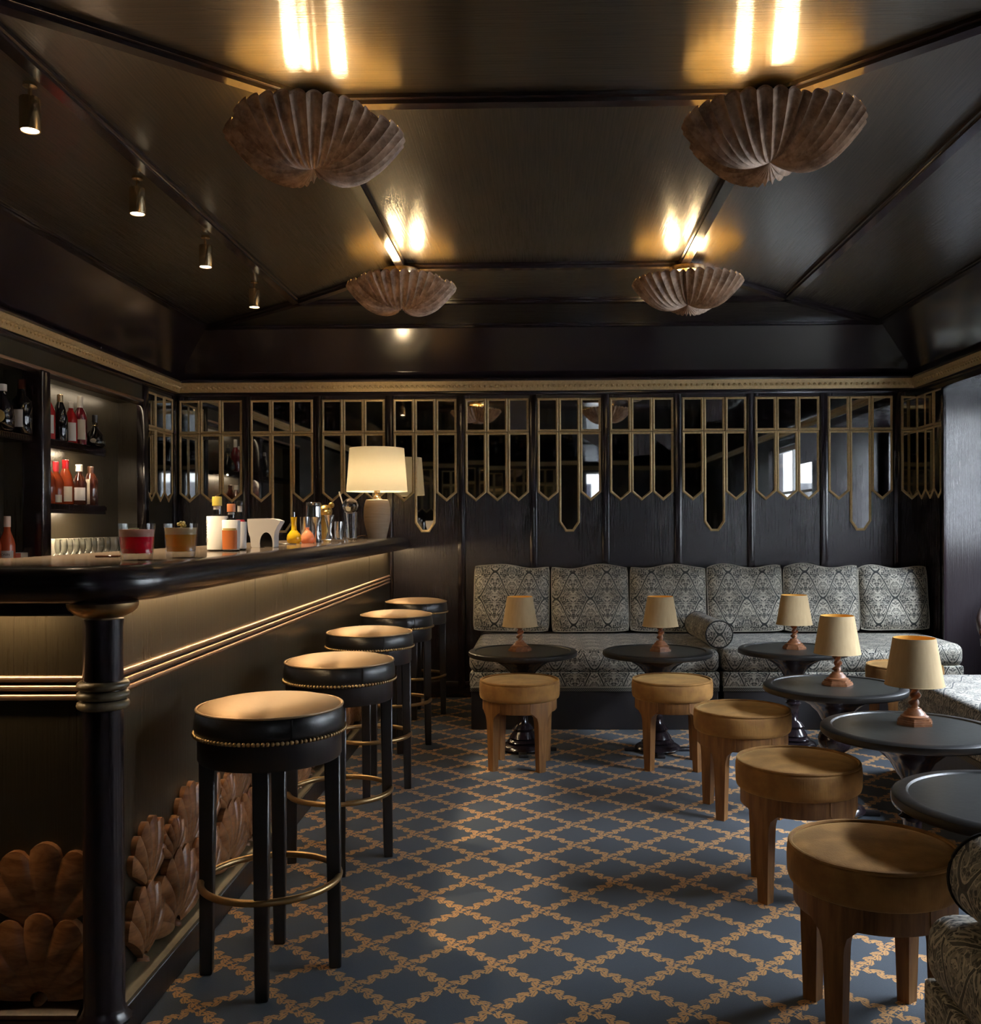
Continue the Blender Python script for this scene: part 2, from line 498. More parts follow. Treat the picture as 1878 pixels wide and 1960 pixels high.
m = Mat('window_glass', (1, 1, 1), 0.0, Transmission_Weight=1.0, IOR=1.0); M['pane'] = m.m
m = Mat('counter_metal', (0.06, 0.045, 0.038), 0.13, 0.5)
n = m.noise(m.co(), 18, 5); m.color(m.mix(n, (0.16, 0.115, 0.085), (0.28, 0.22, 0.17))); M['stone'] = m.m

def emit(name, col, st):
    m = Mat(name, (0.8, 0.8, 0.8), 0.5)
    m.p.inputs['Emission Color'].default_value = (*col, 1); m.p.inputs['Emission Strength'].default_value = st
    return m.m
M['bulb'] = emit('warm_bulb', (1.0, 0.72, 0.38), 66.0)
M['under_led'] = emit('under_counter_light', (1.0, 0.70, 0.38), 46.0)
M['bulb_spot'] = emit('spot_lens', (1.0, 0.80, 0.52), 30.0)
M['bulb_small'] = emit('small_bulb', (1.0, 0.60, 0.22), 3.0)
M['bulb_bar'] = emit('bar_lamp_bulb', (1.0, 0.77, 0.46), 150.0)
M['led'] = emit('shelf_light_strip', (1.0, 0.80, 0.55), 110.0)
M['led_dim'] = emit('header_light_strip', (1.0, 0.80, 0.55), 11.0)
# ================================================================ THE ROOM
LA = 0.0095                       # the bar side of the room is turned by half a degree
def L(x, y):                      # bar-side frame -> room
    return (x * math.cos(LA) - y * math.sin(LA), x * math.sin(LA) + y * math.cos(LA))
def thin_glass(name):
    m = bpy.data.materials.new(name); m.use_nodes = True; nt = m.node_tree
    nt.nodes.remove(nt.nodes['Principled BSDF'])
    t = nt.nodes.new('ShaderNodeBsdfTransparent'); g = nt.nodes.new('ShaderNodeBsdfGlossy'); g.inputs['Roughness'].default_value = 0.02
    mx = nt.nodes.new('ShaderNodeMixShader'); mx.inputs[0].default_value = 0.06
    nt.links.new(t.outputs[0], mx.inputs[1]); nt.links.new(g.outputs[0], mx.inputs[2])
    nt.links.new(mx.outputs[0], nt.nodes['Material Output'].inputs[0])
    return m
M['pane'] = thin_glass('window_pane_glass')

YB, XR, YF = 7.0, 2.70, -2.5      # back wall, right wall, wall behind the camera
ZC = 2.65                         # flat ceiling
floor = struct(MB().box(-3.4, 3.5, YF - 0.2, YB + 0.2, -0.08, 0.0).build('floor', M['carpet']))

# ---- ceiling: flat lacquered boards in concentric frames, with raised beads between them
ceiling = struct(MB().box(-3.2, 3.5, YF - 0.2, YB + 0.2, ZC + 0.03, ZC + 0.13).build('ceiling', M['lac']))
cC = (-0.75, 0.75, 3.12, 5.13); cB = (-1.52, 1.50, 2.41, 5.93); cA = (-2.34, 2.32, -2.0, 6.66)
def cpanel(poly, mat):
    return MB().prism(poly, 'z', ZC, ZC + 0.03).build('ceiling_panel', mat, ceiling)
def ringpanels(o, i):
    a = [(o[0], o[2]), (o[1], o[2]), (o[1], o[3]), (o[0], o[3])]
    b = [(i[0], i[2]), (i[1], i[2]), (i[1], i[3]), (i[0], i[3])]
    for k in range(4):
        k2 = (k + 1) % 4
        cpanel([a[k], a[k2], b[k2], b[k]], M['lac_x'] if k in (0, 2) else M['lac_y'])
cpanel([(cC[0], cC[2]), (cC[1], cC[2]), (cC[1], cC[3]), (cC[0], cC[3])], M['lac_y'])
ringpanels(cB, cC); ringpanels(cA, cB)
def beam(p, q, w=0.062, d=0.030):
    p, q = Vector(p), Vector(q); t = (q - p).normalized(); nrm = Vector((-t.y, t.x))
    prof = [(-w / 2, 0), (-w / 2, -d * 0.45), (-w * 0.36, -d * 0.55), (-w * 0.36, -d), (w * 0.36, -d), (w * 0.36, -d * 0.55), (w / 2, -d * 0.45), (w / 2, 0)]
    v = [(e.x + nrm.x * a, e.y + nrm.y * a, ZC + b) for e in (p, q) for a, b in prof]
    n = len(prof)
    f = [(i, (i + 1) % n, (i + 1) % n + n, i + n) for i in range(n)] + [tuple(range(n)), tuple(range(2 * n - 1, n - 1, -1))]
    MB().add(v, f).build('ceiling_bead', M['lac_gloss'], ceiling, angle=25)
def rect_beams(r, w=0.062, d=0.030):
    c = [(r[0], r[2]), (r[1], r[2]), (r[1], r[3]), (r[0], r[3])]
    for k in range(4): beam(c[k], c[(k + 1) % 4], w, d)
rect_beams(cC); rect_beams(cB); rect_beams(cA, 0.05, 0.025)
for k, (ax, ay) in enumerate([(0, 2), (1, 2), (1, 3), (0, 3)]):
    beam((cC[ax], cC[ay]), (cB[ax], cB[ay]))
    if ay == 3: beam((cB[ax], cB[ay]), (cA[ax], cA[ay]))
# sloping cove between cornice and flat ceiling
def cove(a0, a1, b0, b1):
    v = [(a0[0], a0[1], 2.315), (a1[0], a1[1], 2.315), (b1[0], b1[1], ZC), (b0[0], b0[1], ZC),
         (a0[0], a0[1], 2.45), (a1[0], a1[1], 2.45), (b1[0], b1[1], ZC + .03), (b0[0], b0[1], ZC + .03)]
    MB().add(v, [(0, 1, 2, 3), (4, 7, 6, 5), (0, 4, 5, 1), (1, 5, 6, 2), (2, 6, 7, 3), (3, 7, 4, 0)]).build('cove_panel', M['lac_gloss'], ceiling)
xl0, xl1 = L(-2.62, YF)[0], L(-2.62, YB)[0]
cove((xl1, YB), (XR, YB), (cA[0], cA[3]), (cA[1], cA[3]))
cove((xl0, YF), (xl1, YB), (cA[0], cA[2]), (cA[0], cA[3]))
cove((XR, YF), (XR, YB), (cA[1], cA[2]), (cA[1], cA[3]))
cove((xl0, YF), (XR, YF), (cA[0], cA[2]), (cA[1], cA[2]))

# ---- back wall: panel boards between raised stiles
wall_back = struct(MB().box(-2.95, 3.4, YB, YB + 0.15, 0, 2.7).build('wall_back', M['lac']))
PITCH, MW, X0 = 0.5245, 0.465, -2.664
zt, zm, zs, ztip, zls, zlb = 2.174, 1.928, 1.49, 1.425, 1.272, 1.203
pan = MB().box(0, PITCH - 0.05, -0.012, 0.01, 0.06, 2.20, 0.003, 1).data('wall_panel', M['lac_v'])
sti = MB().box(-0.026, 0.026, -0.032, 0.0, 0.06, 2.20, 0.006, 2).data('stile', M['lac_gloss'])
for k in range(11):
    gx = X0 - (PITCH - MW) / 2 + k * PITCH
    if k < 10 or True:
        link('wall_panel', pan if k < 10 else MB().box(0, XR - gx - 0.026, -0.012, 0.01, 0.06, 2.20).data('wall_panel', M['lac_v']), wall_back, (gx + 0.025, YB, 0))
    if k > 0: link('stile', sti, wall_back, (gx, YB, 0))
MB().box(xl1, XR, YB - 0.02, YB + 0.01, 2.20, 2.23, 0.004, 1).build('frieze_board', M['lac_gloss'], wall_back)
MB().box(xl1, XR, YB - 0.025, YB + 0.01, 0.0, 0.12, 0.006, 2).build('skirting', M['lac_gloss'], wall_back)

# ---- cornice: gilt band with a row of rosettes, black fillets above and below
def cornice(n, loc, rotz, length):
    b = MB().prism([(-0.0, 2.226), (-0.030, 2.228), (-0.034, 2.240), (-0.040, 2.262), (-0.050, 2.285), (-0.052, 2.296), (0, 2.296)], 'x', 0, length)
    o = struct(b.build('trim_%d' % n, M['gilt'], None, loc, rotz, angle=60))
    MB().prism([(0, 2.296), (-0.058, 2.296), (-0.062, 2.306), (-0.058, 2.318), (0, 2.330)], 'x', 0, length).build('upper_fillet', M['lac_gloss'], o)
    MB().prism([(0, 2.196), (-0.028, 2.198), (-0.032, 2.212), (-0.028, 2.226), (0, 2.226)], 'x', 0, length).build('lower_fillet', M['lac_gloss'], o)
    r = MB(); N = int(length / 0.038)
    for k in range(N):
        cx = (k + 0.5) * length / N
        ring = [(cx + 0.0125 * math.cos(2 * PI * j / 8), -0.0385, 2.262 + 0.0125 * math.sin(2 * PI * j / 8)) for j in range(8)]
        rin = [(cx + 0.0045 * math.cos(2 * PI * j / 8), -0.0520, 2.262 + 0.0045 * math.sin(2 * PI * j / 8)) for j in range(8)]
        r.add(ring + rin + [(cx, -0.0560, 2.262)], [(j, (j + 1) % 8, 8 + (j + 1) % 8, 8 + j) for j in range(8)] + [(8 + j, 8 + (j + 1) % 8, 16) for j in range(8)])
        # leaf pair between rosettes
        lx = cx + 0.019
        for sgn in (-1, 1):
            r.add([(lx - 0.008, -0.040, 2.262), (lx + sgn * 0.001, -0.050, 2.262 + sgn * 0.012), (lx + 0.008, -0.040, 2.262 + sgn * 0.018), (lx + 0.002, -0.040, 2.262 + sgn * 0.004)],
                  [(0, 1, 3), (1, 2, 3)])
    stuff(r.build('rosette_row', M['gilt'], o))
    return o
cornice(1, (xl1, YB, 0), 0, XR - xl1)
cornice(2, (xl0, YF, 0), PI / 2 + LA, (YB - YF))
cornice(3, (XR, YB, 0), -PI / 2, YB - YF)
cornice(4, (XR, YF, 0), PI, XR - xl0)

# ---- mirrors
def inset(poly, d):
    n = len(poly); out = []
    for i in range(n):
        a, b, c = Vector(poly[i - 1]), Vector(poly[i]), Vector(poly[(i + 1) % n])
        e1 = (b - a).normalized(); e2 = (c - b).normalized()
        n1 = Vector((-e1.y, e1.x)); n2 = Vector((-e2.y, e2.x))
        k = n1 + n2; k = k / max(k.dot(n1), 0.2)
        out.append((b.x + k.x * d, b.y + k.y * d))
    return out
def pane_meshes(poly):
    n = len(poly); w = 0.0185
    rows = [(poly, 0.0), (poly, -0.007), (inset(poly, w * 0.4), -0.011), (inset(poly, w * 0.75), -0.008), (inset(poly, w), -0.004)]
    b = MB(); vs_ = []; fs = []
    for pl, y in rows: vs_ += [(x, y, z) for x, z in pl]
    for r in range(len(rows) - 1):
        fs += [(r * n + i, r * n + (i + 1) % n, (r + 1) * n + (i + 1) % n, (r + 1) * n + i) for i in range(n)]
    b.add(vs_, fs)
    fr = b.data('gilt_frame', M['gilt'], 30)
    pl = inset(poly, w - 0.003)
    pm = MB().prism(pl, 'y', -0.005, -0.001).data('mirror_pane', M['mirror'])
    return pm, fr
CW = MW / 3; g_ = 0.0015
P_top = pane_meshes([(g_, zm + g_), (CW - g_, zm + g_), (CW - g_, zt), (g_, zt)])
P_pt = pane_meshes([(CW / 2, ztip), (CW - g_, zs), (CW - g_, zm - g_), (g_, zm - g_), (g_, zs)])
P_lg = pane_meshes([(CW * 0.31, zlb), (CW * 0.69, zlb), (CW - g_, zls), (CW - g_, zm - g_), (g_, zm - g_), (g_, zls)])
def mirror_unit(root, long_mid):
    for c in range(3):
        for pm, fr in (P_top, P_lg if (long_mid and c == 1) else P_pt):
            o = link('mirror_pane', pm, root, (c * CW, 0, 0))
            o.rotation_euler = (rnd.uniform(-.003, .003), 0, rnd.uniform(-.004, .004))
            link('gilt_frame', fr, o)
ORD = ['first', 'second', 'third', 'fourth', 'fifth', 'sixth', 'seventh', 'eighth', 'ninth', 'tenth', 'eleventh']
for k in range(10):
    lm = k % 2 == 1
    ex = ' with long central drop pane' if lm else ' with three pointed panes'
    t = thing('wall_mirror', '%s gilt mirror from the bar corner on back wall%s' % (ORD[k], ex), 'mirror', (X0 + k * PITCH, YB - 0.012, 0), 0, 'gilt mirrors along the back wall')
    mirror_unit(t, lm)
# the cramped last one in the far corner
t = thing('wall_mirror', 'narrow end gilt mirror of back wall in the shaded far corner', 'mirror', (X0 + 10 * PITCH, YB - 0.012, 0), 0, 'gilt mirrors along the back wall')
for pm, fr in (P_top, P_pt):
    o = link('mirror_pane', pm, t); link('gilt_frame', fr, o)

# ---- left wall with the back-bar niche (built in the turned bar frame)
wl = MB()
wl.box(-3.1, -2.62, YF, 3.6, 0, 2.7)
wl.box(-3.1, -2.62, 6.44, YB + .05, 0, 2.7)
wl.box(-3.1, -2.62, 3.6, 6.44, 2.085, 2.7)
wl.box(-3.1, -2.62, 3.6, 6.44, 0, 1.01)
wl.box(-3.1, -2.80, 3.6, 6.44, 0.98, 2.085)
wl.box(-2.81, -2.69, 5.045, 5.115, 1.0, 2.09)
wall_left = struct(wl.build('wall_left', M['lac_bar'], None, (0, 0, 0), LA))
MB().box(-2.70, -2.585, 5.035, 5.125, 0.98, 2.085, 0.012, 3).build('stile', M['lac_gloss'], wall_left)
MB().box(-2.66, -2.600, 6.405, 6.47, 0.98, 2.20, 0.008, 2).build('stile', M['lac_gloss'], wall_left)
MB().box(-2.64, -2.600, 6.93, 6.985, 0.0, 2.20, 0.006, 2).build('stile', M['lac_gloss'], wall_left)
MB().box(-2.655, -2.645, 5.14, 6.40, 2.074, 2.0845).build('light_strip', M['led_dim'], wall_left)
MB().box(-2.635, -2.622, 3.62, 6.41, 2.062, 2.0845).build('light_pelmet', M['lac_gloss'], wall_left)
MB().box(-2.64, -2.610, 3.6, 6.44, 2.088, 2.105, 0.005, 2).build('niche_edge_bead', M['rose_brass'], wall_left)
MB().box(-2.799, -2.790, 5.13, 6.42, 1.01, 1.185, 0.002, 1).build('cream_splashback', M['cream'], wall_left)
p = L(-2.618, 6.47)
t = thing('wall_mirror', 'gilt mirror on the left wall beside the bottle niche', 'mirror', (p[0], p[1], 0), PI / 2 + LA)
mirror_unit(t, False)
p = L(-2.618, 2.9)

# ---- right wall with a deep window bay
wr = MB()
(bx0, by0, by1, bz0, bz1), (_, my0, my1, mz0, mz1) = RW
wr.box(XR, 3.5, 6.53, YB + .05, 0, 2.7)                 # pier in the far corner
wr.box(XR, 3.5, 4.55, 6.53, 2.165, 2.7)                 # head of the bay
wr.box(3.30, 3.5, 4.55, by0, 0, 2.165); wr.box(3.30, 3.5, by1, 6.53, 0, 2.165)
wr.box(3.30, 3.5, by0, by1, 0, bz0); wr.box(3.30, 3.5, by0, by1, bz1, 2.165)
wr.box(XR, 3.5, my1, 4.55, 0, 2.7)
wr.box(XR, 2.9, YF, my0, 0, 2.7)
wr.box(XR, 2.9, my0, my1, 0, mz0); wr.box(XR, 2.9, my0, my1, mz1, 2.7)
wall_right = struct(wr.build('wall_right', M['lac_v']))
MB().add([(XR, 6.515, 0), (3.30, 6.520, 0), (3.30, 6.520, 2.165), (XR, 6.515, 2.165), (XR, 6.60, 0), (3.30, 6.60, 0), (3.30, 6.60, 2.165), (XR, 6.60, 2.165)],
         [(0, 1, 2, 3), (4, 7, 6, 5), (0, 4, 5, 1), (3, 2, 6, 7), (0, 3, 7, 4), (1, 5, 6, 2)]).build('jamb_panel', lacquer('brushed_black_jamb', (130, 130, 3), r=0.24, bump=0.5, ior=2.3), wall_right)
MB().box(XR - 0.018, XR + 0.003, 6.50, 6.535, 0, 2.165, 0.004, 1).build('stile', M['lac_gloss'], wall_right)
MB().box(XR - 0.02, XR + 0.01, 4.55, YB, 2.165, 2.20, 0.004, 1).build('head_bead', M['lac_gloss'], wall_right)
t = thing('wall_mirror', 'gilt mirror seen edge-on on the shaded pier beside the window bay', 'mirror', (XR - 0.004, 6.985, 0), -PI / 2)
mirror_unit(t, False)
for k, (x0, y0, y1, z0, z1) in enumerate(RW):
    xa, xb = x0 + .06, x0 + .10
    w = MB().box(xa, xb, y0, y0 + .05, z0, z1).box(xa, xb, y1 - .05, y1, z0, z1).box(xa, xb, y0, y1, z0, z0 + .05).box(xa, xb, y0, y1, z1 - .05, z1)
    wo = struct(w.build('window_%d' % (k + 1), M['white_frame']))
    MB().box(xa + .002, xb - .008, (y0 + y1) / 2 - .015, (y0 + y1) / 2 + .015, z0 + .05, z1 - .05).build('mullion', M['white_frame'], wo)
    MB().box(xa + .002, xb - .008, y0 + .05, y1 - .05, 1.60, 1.63).build('meeting_rail', M['white_frame'], wo)
    MB().box(xa + .014, xa + .018, y0 + .05, y1 - .05, z0 + .05, z1 - .05).build('glass_pane', M['pane'], wo)
    MB().box(x0 - .03, xb, y0 - .02, y1 + .02, z0 - .03, z0, 0.005, 1).build('window_sill', M['lac_gloss'], wo)

# ---- wall behind the camera, with two windows and gilt mirrors
wf = MB()
xs = [-3.0] + [q for w in FW for q in w] + [3.5]
for i in range(0, len(xs), 2): wf.box(xs[i], xs[i + 1], YF - .15, YF, 0, 2.7)
for x0, x1 in FW:
    wf.box(x0, x1, YF - .15, YF, 0, 1.0); wf.box(x0, x1, YF - .15, YF, 2.2, 2.7)
wall_front = struct(wf.build('wall_front', M['lac_v']))
for k, (x0, x1) in enumerate(FW):
    w = MB().box(x0, x0 + .04, YF - .09, YF - .05, 1.0, 2.2).box(x1 - .04, x1, YF - .09, YF - .05, 1.0, 2.2).box(x0, x1, YF - .09, YF - .05, 1.0, 1.04).box(x0, x1, YF - .09, YF - .05, 2.16, 2.2)
    wo = struct(w.build('window_%d' % (k + 3), M['white_frame']))
    MB().box(x0 + .04, x1 - .04, YF - .074, YF - .070, 1.04, 2.16).build('glass_pane', M['pane'], wo)
    MB().box(x0 + .04, x1 - .04, YF - .085, YF - .055, 1.62, 1.65).build('meeting_rail', M['white_frame'], wo)
for k in range(5):
    xx = 0.36 - k * PITCH
    for c in range(3):
        for pm, fr in (P_top, P_lg if (k % 2 and c == 1) else P_pt):
            o = link('mirror_pane', pm, wall_front, (xx - c * CW, YF + .002, 0), PI); link('gilt_frame', fr, wall_front, (xx - c * CW, YF + .002, 0), PI)
    link('stile', sti, wall_front, (xx - MW - 0.03, YF + .001, 0), PI)

# ---- the street outside: unseen pale houses and paving, added to block low sky light
m = Mat('pale_render', (0.34, 0.33, 0.31), 0.9); n = m.noise(m.co(), 1.5, 3); m.color(m.mix(n, (0.28, 0.27, 0.25), (0.37, 0.36, 0.34))); M['render'] = m.m
ge = struct(MB().box(-20, 14, -16, 26, -0.40, -0.30).build('ground_exterior', Mat('street_paving', (0.16, 0.16, 0.16), 0.9).m))
we = struct(MB().box(9.0, 10.0, -12, 24, -0.3, 5.7).build('wall_street_right', M['render']))
for yy in range(-11, 23, 3):
    for zz in (0.6, 3.3):
        MB().box(8.97, 9.05, yy, yy + 1.2, zz, zz + 1.7).build('house_window', M['glass_dark'], we)
we2 = struct(MB().box(-14, 9.0, -10.0, -9.0, -0.3, 5.7).build('wall_street_front', M['render']))
for xx in range(-12, 8, 3):
    for zz in (0.6, 3.3):
        MB().box(xx, xx + 1.2, -9.05, -8.97, zz, zz + 1.7).build('house_window', M['glass_dark'], we2)
# ================================================================ THE BAR
bar = thing('bar_counter', 'black L-shaped bar with rose-brass beads and carved shell plinth', 'bar', (0, 0, 0), LA)
FX, PX, EX, FY = -1.05, -0.998, -0.895, 2.32        # side face, plinth, counter edge, front face (bar frame)
BE = 6.985
MB().box(FX - 0.5, FX, FY, BE, 0.10, 1.079, 0.004, 1).build("side_body", M['lac_bar'], bar)
MB().box(-2.3, FX - 0.5, FY, FY + 0.5, 0.10, 1.079, 0.004, 1).build("front_body", M['lac_bar'], bar)
MB().box(FX - 0.5, PX, FY - 0.052, BE, 0.0, 0.088, 0.004, 1).build('plinth', M['black_wood'], bar)
MB().box(-2.3, FX - 0.5, FY - 0.052, FY + 0.5, 0.0, 0.088, 0.004, 1).build('plinth', M['black_wood'], bar)
# sloped rail on the plinth
m_rail = wood('olive_rail', (0.10, 0.075, 0.04), (0.19, 0.15, 0.085), 0.4, (20, 5, 20))
MB().prism([(PX, 0.088), (PX, 0.098), (FX + .022, 0.116), (FX - 0.01, 0.118), (FX - 0.01, 0.088)], 'y', FY - .04, BE).build('plinth_rail', m_rail, bar)
MB().prism([(FY - .052, 0.088), (FY - .052, 0.098), (FY - .004, 0.125), (FY + .01, 0.125), (FY + .01, 0.088)], 'x', -2.3, FX - .04).build('plinth_rail', M['wood_chair'], bar)
# three half-round beads running round both faces
for z in (0.845, 0.867, 0.889):
    MB().tube([(FX + .003, FY + .01, z), (FX + .003, BE - .06, z), (FX - .01, BE - .045, z)], 0.0085, 10).build('brass_bead', M['rose_brass'], bar)
    MB().tube([(-2.3, FY - .003, z), (FX - .02, FY - .003, z)], 0.0085, 10).build('brass_bead', M['rose_brass'], bar)
for y in (3.6, 4.85, 6.1):
    MB().box(FX - .002, FX + .0012, y, y + .0035, 0.90, 1.079).build('panel_joint', M['cap_black'], bar)
# warm light strips hidden under the counter overhang
MB().box(FX + .045, FX + .057, FY + .10, BE - .15, 1.072, 1.0785).build('light_strip', M['under_led'], bar)
MB().box(-2.25, FX - .10, FY - .070, FY - .052, 1.072, 1.0785).build('light_strip', M['under_led'], bar)
# corner column
CXY = (FX + 0.028, FY - 0.055)
col_ = MB().lathe([(0, 0.088), (0.060, 0.088), (0.062, 0.096), (0.052, 0.108), (0.046, 0.125), (0.0455, 0.6), (0.045, 1.02), (0.047, 1.04), (0, 1.04)], 40, (CXY[0], CXY[1], 0))
co_ = col_.build('corner_column', M['lac_rail'], bar)
MB().lathe([(0.046, 1.044), (0.052, 1.047), (0.066, 1.054), (0.076, 1.063), (0.080, 1.072), (0.080, 1.079), (0, 1.079)], 40, (CXY[0], CXY[1], 0)).build('capital', M['brass_satin'], co_)
for z in (0.838, 0.861, 0.884):
    MB().tube([(CXY[0] + .049 * math.cos(a), CXY[1] + .049 * math.sin(a), z) for a in [2 * PI * k / 40 for k in range(40)]], 0.0105, 10, True).build('column_ring', m_rail, co_)
# under-counter fascia
MB().box(-2.3, FX - .02, FY - .100, FY - .084, 1.050, 1.079, 0.004, 1).build('fascia', M['lac_gloss'], bar)

# carved scallop fans
def fan_mesh(R, spread, lobes, depth=0.03, hinge=0.12, rib=0.0085):
    """in the x-z plane, hinge at the origin, opening upwards, relief towards -y"""
    b = MB(); nu = lobes * 8; nv = 12
    def pt(u, v):
        a = (u * 2 - 1) * spread
        ph = u * lobes * PI
        sc = abs(math.sin(ph)) ** 0.55
        env = 1 - 0.20 * abs(u * 2 - 1) ** 2.2
        r = R * env * (1 - 0.16 * (1 - sc) * v ** 2)
        s = hinge + (1 - hinge) * v
        h = depth * (0.34 + 0.66 * math.sin(PI * min(1, v * 0.80 + 0.08))) + rib * (sc - 0.4) * min(1, v * 1.6)
        return (r * s * math.sin(a), -h, r * s * math.cos(a))
    b.grid(pt, nu, nv)
    # rim skirt back to the panel
    def sk(u, v):
        p = pt(u, 1.0); return (p[0], p[1] * (1 - v), p[2])
    b.grid(sk, nu, 1)
    for e in (0.0, 1.0):
        b.grid(lambda u, v, e=e: (pt(e, u)[0], pt(e, u)[1] * (1 - v), pt(e, u)[2]), nv, 1)
    b.lathe([(0, -depth * .9), (R * .05, -depth * .75), (R * .09, -depth * .2), (R * .1, 0)], 12)
    # hinge knob was built about z: turn it to face -y
    k0 = len(b.v) - (1 + 12 * 3)
    for i in range(k0, len(b.v)):
        x, y, z = b.v[i]; b.v[i] = (x, z, y)
    return b.data('carved_shell', M['wood_carved'], 50)
F_low = fan_mesh(0.225, 1.42, 9, 0.030); F_hi = fan_mesh(0.215, 1.0, 7, 0.020); F_hib = fan_mesh(0.195, 0.95, 6, 0.020)
F_sm = fan_mesh(0.125, 1.1, 7, 0.018); F_nar = fan_mesh(0.205, 0.85, 6, 0.030)
def fan(me, side, t, z, tilt=0.0, off=0.0):
    o = link('carved_shell', me, bar)
    if side: # on the side face, looking to +x
        o.matrix_local = Matrix.Translation((FX + off, t, z)) @ Matrix.Rotation(PI / 2, 4, 'Z') @ Matrix.Rotation(tilt, 4, 'Y')
    else:
        o.matrix_local = Matrix.Translation((t, FY - off, z)) @ Matrix.Rotation(tilt, 4, 'Y')
for k in range(9):
    y0 = 2.75 + 0.48 * k
    if y0 > 6.7: break
    fan(F_hib, 1, y0 - 0.17, 0.280, -0.03, 0.000)
    fan(F_hi, 1, y0 + 0.115, 0.275, 0.16, 0.001)
    fan(F_sm, 1, y0 - 0.02, 0.303, -0.05, 0.010)
    fan(F_low, 1, y0, 0.112, 0.0, 0.006)
    fan(F_nar, 1, y0 - 0.225, 0.112, 0.02, 0.004)
    fan(F_nar, 1, y0 + 0.205, 0.112, -0.10, 0.004)
F_b1 = fan_mesh(0.220, 1.10, 5, 0.022, 0.12, 0.006); F_b2 = fan_mesh(0.215, 1.45, 7, 0.032, 0.12, 0.008)
for x0 in (-1.185, -1.50, -1.82, -2.14):
    fan(F_b1, 0, x0, 0.275, 0.0, 0.0); fan(F_b2, 0, x0 - 0.01, 0.115, 0.0, 0.006)

# countertop: rounded corner, bullnose edge
def top_profile():
    pr = [(-0.62, 1.167), (-0.10, 1.167), (-0.060, 1.167)]
    for k in range(1, 12):
        a = PI / 2 - PI * k / 12
        pr.append((-0.044 + 0.044 * math.cos(a), 1.1235 + 0.0435 * math.sin(a)))
    return pr + [(-0.050, 1.080), (-0.10, 1.080), (-0.62, 1.080)]
path = []
R_ = 0.20; CY = FY - 0.165
path.append(((-2.4, CY), (0, -1)))
for k in range(13):
    a = -PI / 2 + (PI / 2) * k / 12
    path.append(((EX - R_ + R_ * math.cos(a), CY + R_ + R_ * math.sin(a)), (math.cos(a), math.sin(a))))
path.append(((EX, BE - 0.05), (1, 0)))
for k in range(1, 7):
    a = (PI / 2) * k / 6
    path.append(((EX - 0.045 + 0.045 * math.cos(a), BE - 0.05 + 0.045 * math.sin(a)), (math.cos(a), math.sin(a))))
b = MB(); pr = top_profile(); rows = []
for i, ((x, y), (nx, ny)) in enumerate(path):
    row = []
    for (o, z) in pr:
        oo = o
        if o <= -0.3:                           # inner edge follows an L
            px = min(EX - 0.62, x) if nx < 0.999 else EX - 0.62
            py = CY + 0.62 if y < CY + 0.62 else y
            if i == 0: px, py = -2.4, CY + 0.62
            elif ny < -0.01 or (nx > 0.99 and y < 3): px, py = EX - 0.62, CY + 0.62
            else: px, py = EX - 0.62, min(y, BE - 0.005)
            b.v.append((px, py, z))
        else:
            b.v.append((x + nx * oo, y + ny * oo, z))
        row.append(len(b.v) - 1)
    rows.append(row)
for A, B in zip(rows[:-1], rows[1:]):
    for j in range(len(pr)):
        j2 = (j + 1) % len(pr)
        b.f.append((A[j], A[j2], B[j2], B[j])); b.m.append(0 if 2 <= j < len(pr) - 1 else (1 if j < 2 else 0))
b.f.append(tuple(rows[0])); b.m.append(0); b.f.append(tuple(reversed(rows[-1]))); b.m.append(0)
ct = b.build('bar_countertop', [M['lac_rail'], M['stone']], None, (0, 0, 0), LA, angle=35)
tag(ct, 'polished dark bar countertop with thick rounded black edge', 'countertop')

# back counter behind the bar
bk = thing('back_counter', 'low black back counter below the bottle shelves', 'counter', (0, 0, 0), LA)
MB().box(-2.58, -2.16, 3.4, 6.9, 0.0, 0.95, 0.004, 1).build('cabinet_body', M['lac_v'], bk)
MB().box(-2.58, -2.12, 3.605, 6.435, 0.9855, 1.01, 0.004, 1).build('worktop', M['stone'], bk)
MB().box(-2.58, -2.14, 3.4, 6.9, 0.95, 0.985, 0.004, 1).build('worktop_edge', M['stone'], bk)

# niche shelves with a beaded front edge and a light strip beneath
def shelf(y0, y1, z, label, led=False):
    t = thing('bottle_shelf', label, 'shelf', (*L(-2.71, (y0 + y1) / 2), z), LA)
    l = (y1 - y0) / 2
    MB().box(-0.085, 0.085, -l, l, -0.035, 0.0, 0.003, 1).build('shelf_board', M['lac_gloss'], t)
    e = MB()
    n = int((y1 - y0) / 0.016)
    for k in range(n):
        yy = -l + (k + .5) * 2 * l / n
        e.box(0.085, 0.093, yy - .0045, yy + .0045, -0.030, -0.008)
    stuff(e.build('beaded_edge', M['lac_gloss'], t))
    if led:
        MB().box(0.073, 0.085, -l, l, -0.052, -0.035).build('front_lip', M['lac_gloss'], t)
        MB().box(0.052, 0.068, -l + .03, l - .03, -0.041, -0.0355).build('light_strip', M['led'], t)
    return t
shelf(5.135, 5.86, 1.735, 'upper bottle shelf in the niche right of the post', True)
shelf(5.135, 5.86, 1.382, 'lower bottle shelf in the niche right of the post', True)
shelf(3.62, 5.02, 1.735, 'bottle shelf in the niche left of the post')
